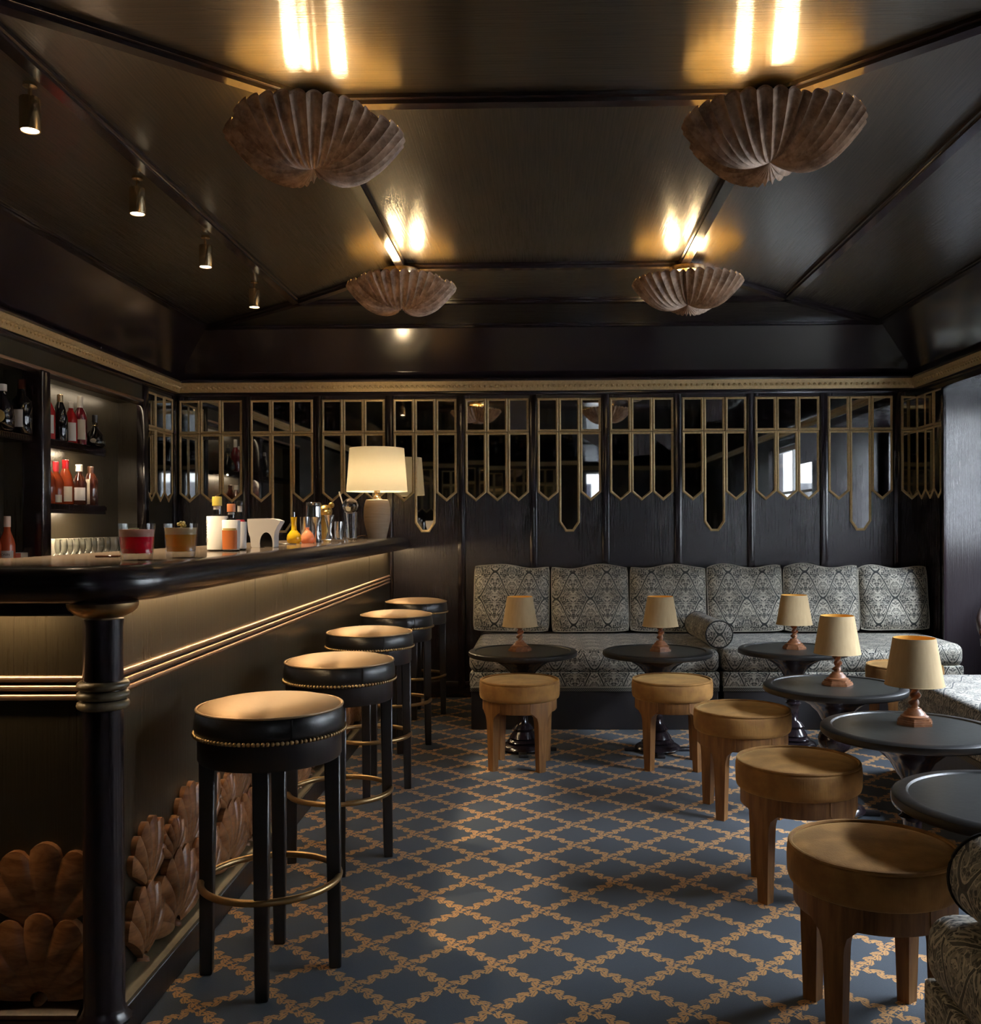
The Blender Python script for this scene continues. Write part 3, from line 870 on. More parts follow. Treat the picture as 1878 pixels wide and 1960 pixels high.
# ================================================================ SEATING AND TABLES
# ---- bar stools
def sq_leg(b, p0, p1, w0, w1, ang):
    """square tapered leg between two points"""
    v = []
    for p, w in ((p0, w0), (p1, w1)):
        for sx, sy in ((-1, -1), (1, -1), (1, 1), (-1, 1)):
            x, y = sx * w / 2, sy * w / 2
            v.append((p[0] + x * math.cos(ang) - y * math.sin(ang), p[1] + x * math.sin(ang) + y * math.cos(ang), p[2]))
    bm = bmesh.new()
    vv = [bm.verts.new(q) for q in v]
    for f in ((3, 2, 1, 0), (4, 5, 6, 7), (0, 1, 5, 4), (1, 2, 6, 5), (2, 3, 7, 6), (3, 0, 4, 7)): bm.faces.new([vv[i] for i in f])
    bmesh.ops.bevel(bm, geom=list(bm.edges), offset=0.0035, segments=1, affect='EDGES')
    b.bm(bm); return b
LEG0 = math.radians(8)
def make_bar_stool(label):
    t = thing('bar_stool', label, 'bar stool', (0, 0, 0), 0, 'bar stools along the bar')
    MB().lathe([(0, 0.771), (0.06, 0.7705), (0.12, 0.768), (0.160, 0.763), (0.182, 0.757), (0.192, 0.7515), (0.196, 0.748)], 56).build('seat_top', M['leather_top'], t, angle=80)
    MB().lathe([(0.196, 0.748), (0.201, 0.742), (0.206, 0.72), (0.207, 0.70), (0.205, 0.678), (0.19, 0.675), (0, 0.675)], 56).build('seat_band', M['leather'], t, angle=80)
    MB().tube([(0.2005 * math.cos(2 * PI * k / 64), 0.2005 * math.sin(2 * PI * k / 64), 0.749) for k in range(64)], 0.0040, 8, True).build('piping', M['leather_top'], t)
    MB().box(0.2065, 0.2085, -0.002, 0.002, 0.684, 0.742).build('seat_seam', M['cap_black'], t, rotz=-1.02)
    nb = MB()
    for k in range(104):
        a = 2 * PI * k / 104
        nb.sphere((0.2075 * math.cos(a), 0.2075 * math.sin(a), 0.683), 0.0061, 8, 5)
    stuff(nb.build('nailhead_trim', M['brass_satin'], t))
    MB().lathe([(0.13, 0.675), (0.198, 0.675), (0.198, 0.612), (0.194, 0.606), (0.13, 0.606), (0.13, 0.675)], 56).build('apron', M['black_wood'], t)
    for k in range(4):
        a = LEG0 + k * PI / 2
        b = MB(); r0, r1 = 0.172, 0.178
        sq_leg(b, (r1 * math.cos(a), r1 * math.sin(a), 0.0), (r0 * math.cos(a), r0 * math.sin(a), 0.612), 0.034, 0.044, a)
        b.build('leg', M['black_wood'], t)
    MB().tube([(0.190 * math.cos(2 * PI * k / 72), 0.190 * math.sin(2 * PI * k / 72), 0.262) for k in range(72)], 0.0098, 12, True).build('foot_ring', M['brass_satin'], t)
    return t
spots_b = [((-0.775, 2.709), 'black bar stool with bronze leather seat nearest the corner column'),
           ((-0.768, 3.603), 'black bar stool with bronze seat, second along from the corner column'),
           ((-0.829, 4.563), 'black bar stool with bronze seat, middle one of the five at the bar'),
           ((-0.836, 5.446), 'black bar stool with bronze seat, second from the back wall'),
           ((-0.845, 6.36), 'black bar stool with bronze seat closest to the back wall')]
bs = make_bar_stool(spots_b[0][1]); bs.location = (*spots_b[0][0], 0)
for i, ((x, y), lb) in enumerate(spots_b[1:]):
    dup(bs, (x, y, 0), math.radians([4, -3, 6, -5][i]), lb)

# ---- low velvet stools
def make_low_stool(label):
    t = thing('low_stool', label, 'stool', (0, 0, 0), 0, 'round velvet stools round the tables')
    MB().lathe([(0, 0.451), (0.10, 0.451), (0.17, 0.449), (0.192, 0.446), (0.198, 0.443)], 56).build('seat_top', M['velvet'], t, angle=80)
    MB().tube([(0.2015 * math.cos(2 * PI * k / 64), 0.2015 * math.sin(2 * PI * k / 64), 0.4465) for k in range(64)], 0.0062, 8, True).build('piping', M['velvet'], t)
    MB().lathe([(0.198, 0.443), (0.206, 0.441), (0.2095, 0.434), (0.2105, 0.41), (0.2095, 0.374), (0.206, 0.361), (0.198, 0.355), (0, 0.354)], 56).build('seat_band', M['velvet'], t, angle=80)
    MB().lathe([(0.15, 0.354), (0.194, 0.354), (0.194, 0.302), (0.190, 0.297), (0.15, 0.297), (0.15, 0.354)], 56).build('apron', M['wood_leg'], t)
    for k in range(4):
        a = math.radians(52) + k * PI / 2
        # curved apron block of the leg, widening upwards
        b = MB()
        sec = [(0.354, 0.150, 0.1965), (0.31, 0.150, 0.1965), (0.295, 0.112, 0.1965), (0.278, 0.074, 0.196), (0.255, 0.060, 0.195), (0.235, 0.055, 0.194), (0.0, 0.040, 0.190)]
        rows = []
        for z, w, ro in sec:
            ri = ro - (0.046 if z > 0.2 else 0.036)
            row = []
            for j in range(5):
                q = (j / 4 - .5) * w
                an = q / ro
                row.append((ro * math.cos(a + an), ro * math.sin(a + an), z))
            for j in range(5):
                q = (.5 - j / 4) * w
                an = q / ro
                row.append((ri * math.cos(a + an), ri * math.sin(a + an), z))
            rows.append(row)
        vv = [p_ for r in rows for p_ in r]
        ff = [(i * 10 + j, i * 10 + (j + 1) % 10, (i + 1) * 10 + (j + 1) % 10, (i + 1) * 10 + j) for i in range(len(rows) - 1) for j in range(10)]
        ff += [tuple(range(10)), tuple(len(vv) - 1 - j for j in range(10))]
        b.add(vv, ff).build('leg', M['wood_leg'], t, angle=35)
    return t
spots_s = [((-0.127, 5.017), 4, 'ochre velvet stool before the left-hand sofa table'),
           ((0.669, 5.031), -12, 'ochre velvet stool before the middle sofa table'),
           ((0.868, 4.233), -3, 'ochre velvet stool beside the round table with the fourth lamp'),
           ((0.870, 3.315), -14, 'ochre velvet stool half shaded, beside the largest lamp table'),
           ((0.827, 2.438), -9, 'ochre velvet stool in the foreground beside the lampless table'),
           ((2.055, 5.525), 0, 'velvet stool tucked in the corner behind the largest lampshade')]
ls = make_low_stool(spots_s[0][2]); ls.location = (*spots_s[0][0], 0); ls.rotation_euler = (0, 0, math.radians(-13))
for (x, y), a, lb in spots_s[1:]:
    dup(ls, (x, y, 0), math.radians(a), lb)

# ---- round pedestal tables
m = Mat('black_leathered_tabletop', (0.016, 0.016, 0.015), 0.36); n = m.noise(m.co(), 55, 4); m.bump(n, 0.25, 0.002)
n2 = m.noise(m.co(), 6, 3); m.color(m.mix(n2, (0.012, 0.012, 0.011), (0.034, 0.035, 0.030))); M['tabletop'] = m.m
M['table_rim'] = lacquer('satin_black_table', (40, 40, 40), base=(0.011, 0.0105, 0.010), r=0.36, bump=0.05)
def make_table(label):
    t = thing('pedestal_table', label, 'table', (0, 0, 0), 0, 'round black pedestal tables')
    MB().lathe([(0, 0.553), (0.262, 0.553), (0.264, 0.5555)], 64).build('inset_top', M['tabletop'], t)
    MB().lathe([(0.264, 0.553), (0.267, 0.5575), (0.272, 0.558), (0.295, 0.556), (0.302, 0.551), (0.303, 0.534), (0.298, 0.528), (0.16, 0.522), (0, 0.518)], 64).build('moulded_rim', M['table_rim'], t, angle=50)
    MB().lathe([(0.175, 0.518), (0.165, 0.505), (0.115, 0.475), (0.075, 0.44), (0.058, 0.41), (0.050, 0.395), (0, 0.395)], 40).build('cone_bracket', M['lac_gloss'], t, angle=60)
    pr = [(0, 0.395), (0.045, 0.393), (0.035, 0.375)]
    for k in range(1, 9):
        a = PI * k / 9
        pr.append((0.02 + 0.052 * math.sin(a), 0.318 + 0.055 * math.cos(a)))
    pr += [(0.034, 0.258), (0.044, 0.25), (0.030, 0.235), (0.028, 0.16), (0.045, 0.145), (0.062, 0.125), (0.052, 0.11), (0.066, 0.092), (0.076, 0.075), (0.060, 0.058), (0, 0.058)]
    MB().lathe(pr, 32).build('turned_pedestal', M['lac_gloss'], t, angle=60)
    MB().lathe([(0.050, 0.072), (0.078, 0.066), (0.090, 0.054), (0.080, 0.046), (0.104, 0.040), (0.122, 0.030), (0.128, 0.018), (0.122, 0.012), (0, 0.012)], 40).build('ringed_base', M['lac_gloss'], t, angle=60)
    for k in range(4):
        a = PI / 4 + k * PI / 2
        MB().box(0.06, 0.185, -0.022, 0.022, 0.0, 0.020, 0.006, 2).build('base_foot', M['black_wood'], t, rotz=a)
    return t
spots_t = [((-0.116, 5.352), 'round black table with lamp before the left sofa end'),
           ((0.629, 5.344), 'round black table with lamp beside the bolster'),
           ((1.399, 5.426), 'round black table with lamp before the right sofa'),
           ((1.262, 4.20), 'round black table carrying the second largest lamp'),
           ((1.265, 3.332), 'round black table carrying the largest lamp'),
           ((1.205, 2.466), 'round black table without lamp cut off at picture edge')]
tb = make_table(spots_t[0][1]); tb.location = (*spots_t[0][0], 0); tb.rotation_euler = (0, 0, PI / 4)
for i, ((x, y), lb) in enumerate(spots_t[1:]):
    dup(tb, (x, y, 0), math.radians([45, 7, 33, 12, 0][i]), lb)

# ---- barley-twist table lamps
def make_table_lamp(label):
    t = thing('table_lamp', label, 'lamp', (0, 0, 0), 0, 'barley-twist lamps on the round tables')
    b = MB()
    def hexa(r, z0, z1):
        return [(r * math.cos(PI / 3 * k), r * math.sin(PI / 3 * k)) for k in range(6)]
    b.prism(hexa(0.066, 0, 0), 'z', 0.0, 0.010).prism(hexa(0.062, 0, 0), 'z', 0.010, 0.016).prism(hexa(0.055, 0, 0), 'z', 0.016, 0.024)
    b.lathe([(0, 0.024), (0.046, 0.024), (0.047, 0.029), (0.038, 0.034), (0.034, 0.042), (0.026, 0.048), (0.022, 0.056), (0, 0.056)], 28)
    b.build('lamp_base', M['wood_red'], t, angle=30)
    s = MB()
    def tw(u, v):
        z = 0.052 + 0.085 * v; a = 2 * PI * u
        ph = 2 * PI * v * 1.6
        cx, cy = 0.0030 * math.cos(ph), 0.0030 * math.sin(ph)
        r = 0.0142 + 0.0048 * math.cos(2 * (a - ph))
        return (cx + r * math.cos(a), cy + r * math.sin(a), z)
    s.grid(tw, 20, 56)
    s.lathe([(0.012, 0.134), (0.018, 0.139), (0.014, 0.146), (0.010, 0.156), (0, 0.156)], 20)
    s.build('twisted_stem', M['wood_red'], t, angle=70)
    sh = MB().lathe([(0.099, 0.137), (0.0715, 0.302)], 48)
    sh.lathe([(0.0968, 0.137), (0.0695, 0.302)], 48, mi=1)
    sh.lathe([(0.0968, 0.137), (0.099, 0.137)], 48).lathe([(0.0695, 0.302), (0.0715, 0.302)], 48)
    so = sh.build('lamp_shade', [M['linen'], M['lining']], t, angle=60)
    MB().tube([(0.0995 * math.cos(2 * PI * k / 48), 0.0995 * math.sin(2 * PI * k / 48), 0.1385) for k in range(48)], 0.0016, 6, True).build('shade_binding', M['linen'], so)
    MB().sphere((0, 0, 0.215), 0.018, 14, 8, sz=1.3).build('bulb', M['bulb_small'], t)
    MB().lathe([(0.006, 0.156), (0.011, 0.160), (0.011, 0.192), (0, 0.192)], 14).build('lamp_holder', M['brass'], t)
    return t
spots_l = [((-0.132, 5.36), 10, 'small linen-shaded twist lamp on the left-hand sofa table'),
           ((0.648, 5.35), 20, 'small linen-shaded twist lamp on the table beside the bolster'),
           ((1.408, 5.43), 35, 'small linen-shaded twist lamp farthest right against the sofa cushions'),
           ((1.280, 4.22), 50, 'linen-shaded twist lamp between the two largest-looking tables'),
           ((1.300, 3.40), 8, 'largest-looking linen-shaded twist lamp on the near round table')]
tl = make_table_lamp(spots_l[0][2]); tl.location = (*spots_l[0][0], 0.5535); tl.rotation_euler = (0, 0, math.radians(10))
for (x, y), a, lb in spots_l[1:]:
    dup(tl, (x, y, 0.5535), math.radians(a), lb)

# ---- banquettes
def banquette(label, x0, x1, y0, y1, round_end=False, name='banquette', lean=None):
    cx, cy = (x0 + x1) / 2, (y0 + y1) / 2; hx, hy = (x1 - x0) / 2, (y1 - y0) / 2
    t = thing(name, label, 'sofa', (cx, cy, 0))
    def rounded(z0, z1, g, bev, rr):
        bm = bmesh.new(); bmesh.ops.create_cube(bm, size=1.0)
        for v in bm.verts: v.co = Vector((v.co.x * 2 * (hx + g), v.co.y * 2 * (hy + g), z0 + (v.co.z + .5) * (z1 - z0)))
        if round_end:
            es = [e for e in bm.edges if all(v.co.x > 0 and v.co.y < 0 for v in e.verts)]
            bmesh.ops.bevel(bm, geom=es, offset=rr, segments=8, affect='EDGES')
        bmesh.ops.bevel(bm, geom=[e for e in bm.edges if e.is_manifold and e.calc_face_angle(0) > 0.6], offset=bev, segments=5, profile=0.5, affect='EDGES')
        return bm
    b = MB(); b.bm(rounded(0.345, 0.490, 0.0, 0.052, 0.25)); b.build('seat_cushion', M['damask'], t, angle=70)
    b = MB(); b.bm(rounded(0.262, 0.352, -0.004, 0.012, 0.25)); b.build('seat_base', M['damask'], t, angle=70)
    b = MB(); b.bm(rounded(0.235, 0.2618, -0.006, 0.002, 0.25)); b.build('braid_tape', M['braid'], t, angle=70)
    MB().box(-hx + .01, hx - (0.1 if round_end else .01), -hy - 0.0, -hy + .006, 0.259, 0.265).build('piping', M['braid_light'], t)
    MB().box(-hx + .012, hx - (0.12 if round_end else .012), -hy + 0.012, hy - .012, 0.0, 0.235, 0.004, 1).build('plinth', M['black_wood'], t)
    return t
banquette('long damask banquette under the gilt mirrors, bar side', -0.458, 1.075, 5.875, 6.95)
banquette('damask banquette with rounded far end under the gilt mirrors', 1.085, 2.66, 5.875, 6.95, True)
banquette('damask window-side banquette behind the largest lamp', 1.80, 2.66, 2.95, 4.95)
banquette('damask sofa corner at the bottom picture edge', 0.752, 2.55, 1.15, 1.945)

def cushion_mesh(w, h, d, seed):
    rr = random.Random(seed); b = MB(); n = 22
    ph = [rr.uniform(0, 6.28) for _ in range(4)]
    def prof(u, v, sgn):
        x, z = u * 2 - 1, v * 2 - 1
        th = (max(0.0, 1 - abs(x) ** 4) * max(0.0, 1 - abs(z) ** 4)) ** 0.5
        wob = 0.010 * math.sin(3.1 * x + ph[0]) + 0.007 * math.sin(4.7 * x + ph[1])
        X_ = x * (1 - 0.022 * abs(z) ** 8) * w / 2
        Z_ = z * (1 - 0.038 * abs(x) ** 8) * h / 2 + (wob * max(0, z) ** 2)
        Y_ = sgn * (d / 2) * (0.55 + 0.45 * th) + 0.007 * math.sin(5 * x + ph[2]) * math.sin(4 * z + ph[3]) * th
        return (X_, Y_, Z_)
    b.grid(lambda u, v: prof(u, v, -1), n, n); b.grid(lambda u, v: prof(u, v, 1), n, n)
    rim = [(i / n, 0) for i in range(n)] + [(1, i / n) for i in range(n)] + [(1 - i / n, 1) for i in range(n)] + [(0, 1 - i / n) for i in range(n)]
    N = len(rim); vv = [prof(u, v, -1) for u, v in rim] + [prof(u, v, 1) for u, v in rim]
    b.add(vv, [(i, (i + 1) % N, (i + 1) % N + N, i + N) for i in range(N)])
    pts = [prof(u, v, -1) for u, v in rim]
    return b, pts, [prof(u, v, 1) for u, v in rim]
cu = [(-0.226, 0.525, 'first'), (0.325, 0.535, 'second'), (0.870, 0.525, 'third'), (1.405, 0.520, 'fourth'), (1.935, 0.515, 'fifth'), (2.438, 0.465, 'sixth')]
for i, (x, w, o_) in enumerate(cu):
    b, pts, pts2 = cushion_mesh(w, 0.455 - (0.02 if i == 5 else 0), 0.21, 30 + i)
    t = thing('back_cushion', '%s damask back cushion from the bar end of the banquettes' % o_, 'cushion', (x, 6.80, 0.727 + (0.005 if i == 0 else 0)), 0, 'damask back cushions')
    t.rotation_euler = (math.radians(-7), math.radians([1.2, -0.6, 0.8, -0.5, 0.4, -1.0][i]), math.radians([2, 0, -1, 1, 0, -3][i]))
    b.build('cushion_cover', M['damask'], t, angle=80)
    MB().tube(pts, 0.0042, 6, True).build('piping', M['braid_light'], t)
def bolster(label, loc, rotz, ln=0.62, r=0.083):
    t = thing('bolster', label, 'bolster', loc, rotz)
    def sx(u, v):
        a = 2 * PI * u
        return (r * math.cos(a), (v - .5) * ln, r * math.sin(a))
    b = MB().grid(sx, 40, 12)
    b.build('bolster_cover', M['damask'], t, angle=60)
    for s in (-1, 1):
        e = MB()
        e.grid(lambda u, v: ((r * v) * math.cos(2 * PI * u), s * (ln / 2 + 0.014 * (1 - v * v)), (r * v) * math.sin(2 * PI * u)), 40, 6)
        e.build('bolster_end', M['damask'], t, angle=60)
        MB().tube([(r * math.cos(2 * PI * k / 40), s * ln / 2, r * math.sin(2 * PI * k / 40)) for k in range(40)], 0.0045, 6, True).build('piping', M['dark_cloth'], t)
    return t
bolster('damask bolster roll lying where the two banquettes meet', (1.060, 6.24, 0.577), 0.06)
bolster('damask bolster roll on the sofa corner at bottom right', (0.862, 1.57, 0.577), 0.0, 0.60)

# ---- carved armchair in the window corner
ch = thing('armchair', 'dark wooden high-backed armchair half cut off by the picture edge', 'armchair', (2.775, 5.42, 0), math.radians(-18))
MB().box(-0.27, 0.27, 0.16, 0.24, 0.42, 1.16, 0.035, 4).build('backrest', M['wood_chair'], ch)
MB().box(-0.26, 0.26, -0.26, 0.22, 0.36, 0.44, 0.02, 3).build('seat', M['leather'], ch)
for s in (-1, 1):
    MB().tube([(s * .27, .20, .74), (s * .30, .05, .70), (s * .31, -.12, .67), (s * .31, -.26, .66), (s * .31, -.30, .63), (s * .31, -.28, .59)], [.026, .028, .03, .034, .034, .028], 12).build('armrest', M['wood_chair'], ch)
    MB().tube([(s * .29, -.22, .40), (s * .31, -.24, .66)], .02, 8).build('arm_post', M['wood_chair'], ch)
    for yy in (-.22, .20):
        MB().tube([(s * .24, yy, 0), (s * .24, yy, .38)], [.018, .026], 8).build('leg', M['wood_chair'], ch)
# ================================================================ CEILING LIGHTS
def shell_lobe(phi0, R0=0.293):
    """one scallop of the bowl: outer face patinated, inner face gilded"""
    b = MB(); NR = 13; nu, nv = NR * 8, 20; half = math.radians(61)
    def pt(u, v, off):
        q = u * 2 - 1
        a = phi0 + q * half
        rib = 1 - 2 * abs(math.sin(q * NR * PI / 2)) ** 0.8
        R = R0 * (1 - 0.17 * abs(q) ** 3.0) * (1 + 0.022 * rib)
        r = R * v
        bulge = 0.046 * (1 - abs(q) ** 2.4) * math.sin(PI * v ** 0.95)
        z = 0.112 * v ** 2.3 - bulge + 0.0095 * rib * min(1, v * 1.5) * -1
        return (r * math.cos(a), r * math.sin(a), z + off)
    b.grid(lambda u, v: pt(u, v, 0.0), nu, nv, 0)
    b.grid(lambda u, v: pt(u, v, 0.007), nu, nv, 1)
    b.grid(lambda u, v: tuple(pt(u, 1.0, 0.007 * v)), nu, 1, 0)
    return b.data('scallop_shell', [M['shell'], M['shell_in']], 60)
LOBES = [shell_lobe(0)]
def shell_lamp(label, x, y, rot, zh=2.425):
    t = thing('shell_ceiling_light', label, 'ceiling light', (x, y, zh), 0, 'shell bowl ceiling lights')
    for k in range(3):
        link('scallop_shell', LOBES[0], t, (0, 0, 0), rot + k * 2 * PI / 3)
    top = ZC - 0.030 - zh
    MB().lathe([(0, top), (0.096, top), (0.098, top - 0.006), (0.098, top - 0.026), (0.090, top - 0.030), (0.040, top - 0.032), (0.034, top - 0.040), (0, top - 0.040)], 40).build('canopy', M['brass'], t)
    MB().lathe([(0.010, top - .03), (0.010, 0.0), (0, -0.002)], 12).build('stem', M['brass'], t)
    for k in range(3):
        a = rot + PI / 3 + k * 2 * PI / 3 + 0.35
        MB().lathe([(0.011, 0.020), (0.012, 0.045), (0.013, 0.052), (0, 0.052)], 12, (0.085 * math.cos(a), 0.085 * math.sin(a), 0)).build('lamp_holder', M['brass'], t)
        MB().sphere((0.085 * math.cos(a), 0.085 * math.sin(a), 0.080), 0.027, 16, 10, sz=1.2).build('bulb', M['bulb'], t)
    return t
shell_lamp('shell bowl ceiling light nearest above the bar stools', -0.744, 3.118, -PI / 2)
shell_lamp('shell bowl ceiling light nearest above the round tables', 0.735, 3.118, PI / 2 + 0.2)
shell_lamp('shell bowl ceiling light farther back on the bar side', -0.753, 5.125, -PI / 2 + 0.12)
shell_lamp('shell bowl ceiling light farther back on the window side', 0.775, 5.135, PI / 2 - 0.25)

def spot_lamp(label, x, y):
    t = thing('ceiling_spotlight', label, 'spotlight', (x, y, ZC), 0, 'brass spotlights above the bar')
    MB().lathe([(0, 0), (0.021, 0), (0.021, -0.010), (0.006, -0.012), (0.006, -0.054), (0, -0.054)], 24).build('mount', M['brass'], t)
    MB().lathe([(0, -0.046), (0.029, -0.046), (0.031, -0.049), (0.031, -0.148), (0.029, -0.150), (0.026, -0.148), (0.025, -0.130), (0, -0.130)], 32).build('cylinder_body', M['brass'], t)
    MB().lathe([(0, -0.142), (0.0255, -0.142), (0.0255, -0.146), (0, -0.146)], 24).build('lens', M['bulb_spot'], t)
    d = bpy.data.lights.new('spot_beam', 'SPOT'); d.energy = 320; d.color = (1.0, 0.78, 0.50); d.spot_size = math.radians(74); d.spot_blend = 1.0; d.shadow_soft_size = 0.05
    o = bpy.data.objects.new('spot_beam', d); COL.objects.link(o); o.parent = t; o.location = (0, 0, -0.155)
for (x, y), lb in zip([(-1.607, 2.987), (-1.612, 3.799), (-1.618, 4.589), (-1.641, 5.447)],
                      ['brass ceiling spotlight nearest the picture corner', 'second brass ceiling spotlight from the picture corner', 'third brass ceiling spotlight along, next to the last', 'last brass ceiling spotlight toward the back wall']):
    spot_lamp(lb, x, y)

# ================================================================ ON THE BAR
ZT = 1.1675
# lamp
bl = thing('bar_lamp', 'cream-shaded lamp with ribbed limed wood base on bar', 'lamp', (-1.127, 6.50, ZT))
MB().lathe([(0, 0), (0.062, 0), (0.066, 0.02), (0.078, 0.07), (0.088, 0.12), (0.0905, 0.155), (0.089, 0.158), (0.0905, 0.161), (0.089, 0.20), (0.0885, 0.203), (0.089, 0.206), (0.084, 0.235), (0.076, 0.258), (0.070, 0.262), (0, 0.262)], 48).build('lamp_base', M['limed'], bl, angle=25)
MB().lathe([(0.034, 0.262), (0.034, 0.268), (0.022, 0.276), (0.026, 0.282), (0.014, 0.292), (0.012, 0.300), (0.020, 0.308), (0.020, 0.345), (0, 0.345)], 28).build('lamp_neck', M['brass'], bl)
sh = MB().lathe([(0.206, 0.316), (0.184, 0.610)], 64)
sh.lathe([(0.2035, 0.3165), (0.206, 0.316)], 64).lathe([(0.1815, 0.6095), (0.184, 0.61)], 64)
sh.build('lamp_shade', M['cream_shade'], bl, angle=60)
MB().sphere((0, 0, 0.42), 0.03, 16, 10, sz=1.2).build('bulb', M['bulb_bar'], bl)
MB().tube([(-0.06, -0.01, 0.012), (-0.10, -0.02, 0.018), (-0.15, -0.05, 0.006), (-0.21, -0.04, 0.004), (-0.27, -0.08, 0.004)], 0.0035, 8).build('cord', M['brass'], bl)

# cocktails
def cocktail(label, x, y, r, h, liq, foam, fz, gar):
    t = thing('cocktail_glass', label, 'glass', (x, y, ZT))
    n = 64
    def cut(z, base):
        return base
    prof_o = [(0, 0), (r * .84, 0.0), (r * .87, 0.004), (r * .88, 0.016), (r * .90, 0.020)]
    nz = 14
    for k in range(nz + 1):
        z = 0.022 + (h - 0.022) * k / nz
        rr = r * (0.90 + 0.10 * k / nz) * (1.0 - (0.012 if (k % 2 and k < 10) else 0))
        prof_o.append((rr, z))
    prof_i = [(r * .945, h), (r * .84, 0.022), (r * .82, 0.017), (0, 0.016)]
    MB().lathe(prof_o + prof_i, n).build('tumbler', M['glass'], t, angle=30)
    li = r * .838
    MB().lathe([(0, 0.0175), (li * .97, 0.0185), (li, 0.023), (li * 1.09, fz), (0, fz)], 48).build('drink', liq, t)
    MB().lathe([(0, fz + .0004), (li * 1.09, fz + .0004), (li * 1.115, fz + 0.020), (0, fz + 0.020)], 48).build('foam', foam, t)
    if gar == 'leaf':
        MB().box(-0.018, 0.008, -0.012, -0.004, fz + .0205, fz + 0.0235, 0.001, 1).build('garnish', Mat('herb_leaf', (0.10, 0.12, 0.06), 0.6).m, t)
    else:
        g = MB()
        for k in range(7): g.sphere((0.004 + 0.009 * math.cos(k * 2.4), -0.004 + 0.008 * math.sin(k * 2.4), fz + .026 + 0.004 * (k % 3)), 0.005, 8, 6)
        g.build('garnish', Mat('dried_flower', (0.42, 0.36, 0.16), 0.7).m, t)
    return t
cocktail('raspberry-red cocktail in a cut tumbler on the bar corner', -1.096, 2.57, 0.0475, 0.098, M['cocktail_red'], M['cocktail_pinkfoam'], 0.062, 'leaf')
cocktail('amber cocktail in a cut tumbler with flower garnish', -1.041, 2.74, 0.0465, 0.098, M['cocktail_amber'], M['cocktail_foam'], 0.066, 'flower')

def bottle(name, label, loc, prof, mat, cap=None, capmat=None, lab=None, labmat=None, cat='bottle', group=None, sq=None, n=32, rotz=0.0, extra=None):
    """prof: (r,z) outside; cap: (r,z0,z1); lab: (z0,z1,half angle or 2pi)"""
    t = thing(name, label, cat, loc, rotz, group)
    bm_ = MB().lathe([(0, 0)] + prof + [(0, prof[-1][1])], n)
    if sq: bm_.v = [(x * (1 if abs(x) < 1e-9 else min(1, sq / max(abs(x), abs(y), 1e-6) * 1.0) if max(abs(x), abs(y)) > sq else 1), y * (min(1, sq / max(abs(x), abs(y), 1e-6)) if max(abs(x), abs(y)) > sq else 1), z) for x, y, z in bm_.v]
    bm_.build('bottle_body', mat, t, angle=50)
    if cap:
        MB().lathe([(0, cap[1]), (cap[0], cap[1]), (cap[0], cap[2] - .002), (cap[0] - .002, cap[2]), (0, cap[2])], 24).build('cap', capmat, t)
    if lab:
        z0, z1, half, r = lab
        MB().lathe([(r, z0), (r, z1)], 20, (0, 0, 0), 0, -PI / 2 - half + rotz * 0, 2 * half).build('paper_label', labmat, t, angle=60)
    return t
# bitters bottles wrapped in oversized paper labels
def bitters(label, x, y, r, hb, hn, capm, caph, seal=False):
    t = thing('bitters_bottle', label, 'bottle', (x, y, ZT), 0, 'paper-wrapped bitters bottles on the bar')
    MB().lathe([(0, 0), (r * .95, 0), (r, .004), (r, hb * .92), (r * .8, hb), (r * .40, hb + .012), (r * .36, hn), (0, hn)], 32).build('bottle_body', M['glass_dark'], t)
    MB().lathe([(r + .001, .006), (r + .0025, hb + .004), (r + .001, hb + .005)], 32).build('paper_wrap', M['label_w'], t, angle=70)
    MB().lathe([(r * .38, hb + .015), (r * .38, hn - .004)], 24).build('neck_label', M['label_w'], t)
    MB().lathe([(0, hn - caph * .1), (r * .5, hn - caph * .1), (r * .5, hn + caph), (r * .46, hn + caph + .002), (0, hn + caph + .002)], 24).build('cap', capm, t)
    return t
t = bitters('large bitters bottle with yellow cap and tall white wrap', -1.168, 3.42, 0.034, 0.120, 0.165, M['cap_yellow'], 0.028)
# handwriting-like marks and round stamps on the wrap
def mark(t, pts, r=0.0007): MB().tube(pts, r, 5).build('print_mark', M['ink'], t)
for zc, rr in ((0.040, 0.008), (0.104, 0.007)):
    mark(t, [((0.0375) * math.sin((-0.95 + rr / 0.0375 * math.cos(a))), -0.0375 * math.cos(-0.95 + rr / 0.0375 * math.cos(a)), zc + rr * math.sin(a)) for a in [2 * PI * k / 24 for k in range(25)]])
mark(t, [((0.0375) * math.sin(-0.95 + 0.12 * math.sin(k * 1.7)), -0.0375 * math.cos(-0.95 + 0.12 * math.sin(k * 1.7)), 0.056 + k * 0.0026) for k in range(15)])
t = bitters('orange bitters bottle with orange cap and printed wrap', -1.104, 3.38, 0.029, 0.106, 0.142, M['cap_orange'], 0.024)
MB().lathe([(0.0320, 0.008), (0.0328, 0.075)], 16, (0, 0, 0), 0, -PI / 2 - 0.95, 1.9).build('orange_print', M['orange_print'], t, angle=70)
MB().lathe([(0.0330, 0.074), (0.0331, 0.082)], 16, (0, 0, 0), 0, -PI / 2 - 0.75, 1.6).build('gold_arc', M['gold_print'], t, angle=70)
t = bitters('slim bitters bottle with red seal behind the orange-capped one', -1.121, 3.53, 0.022, 0.100, 0.168, M['cap_black'], 0.012)
MB().lathe([(0.011, 0.108), (0.016, 0.113), (0.019, 0.104), (0.021, 0.098)], 16).build('red_seal', M['red_seal'], t)

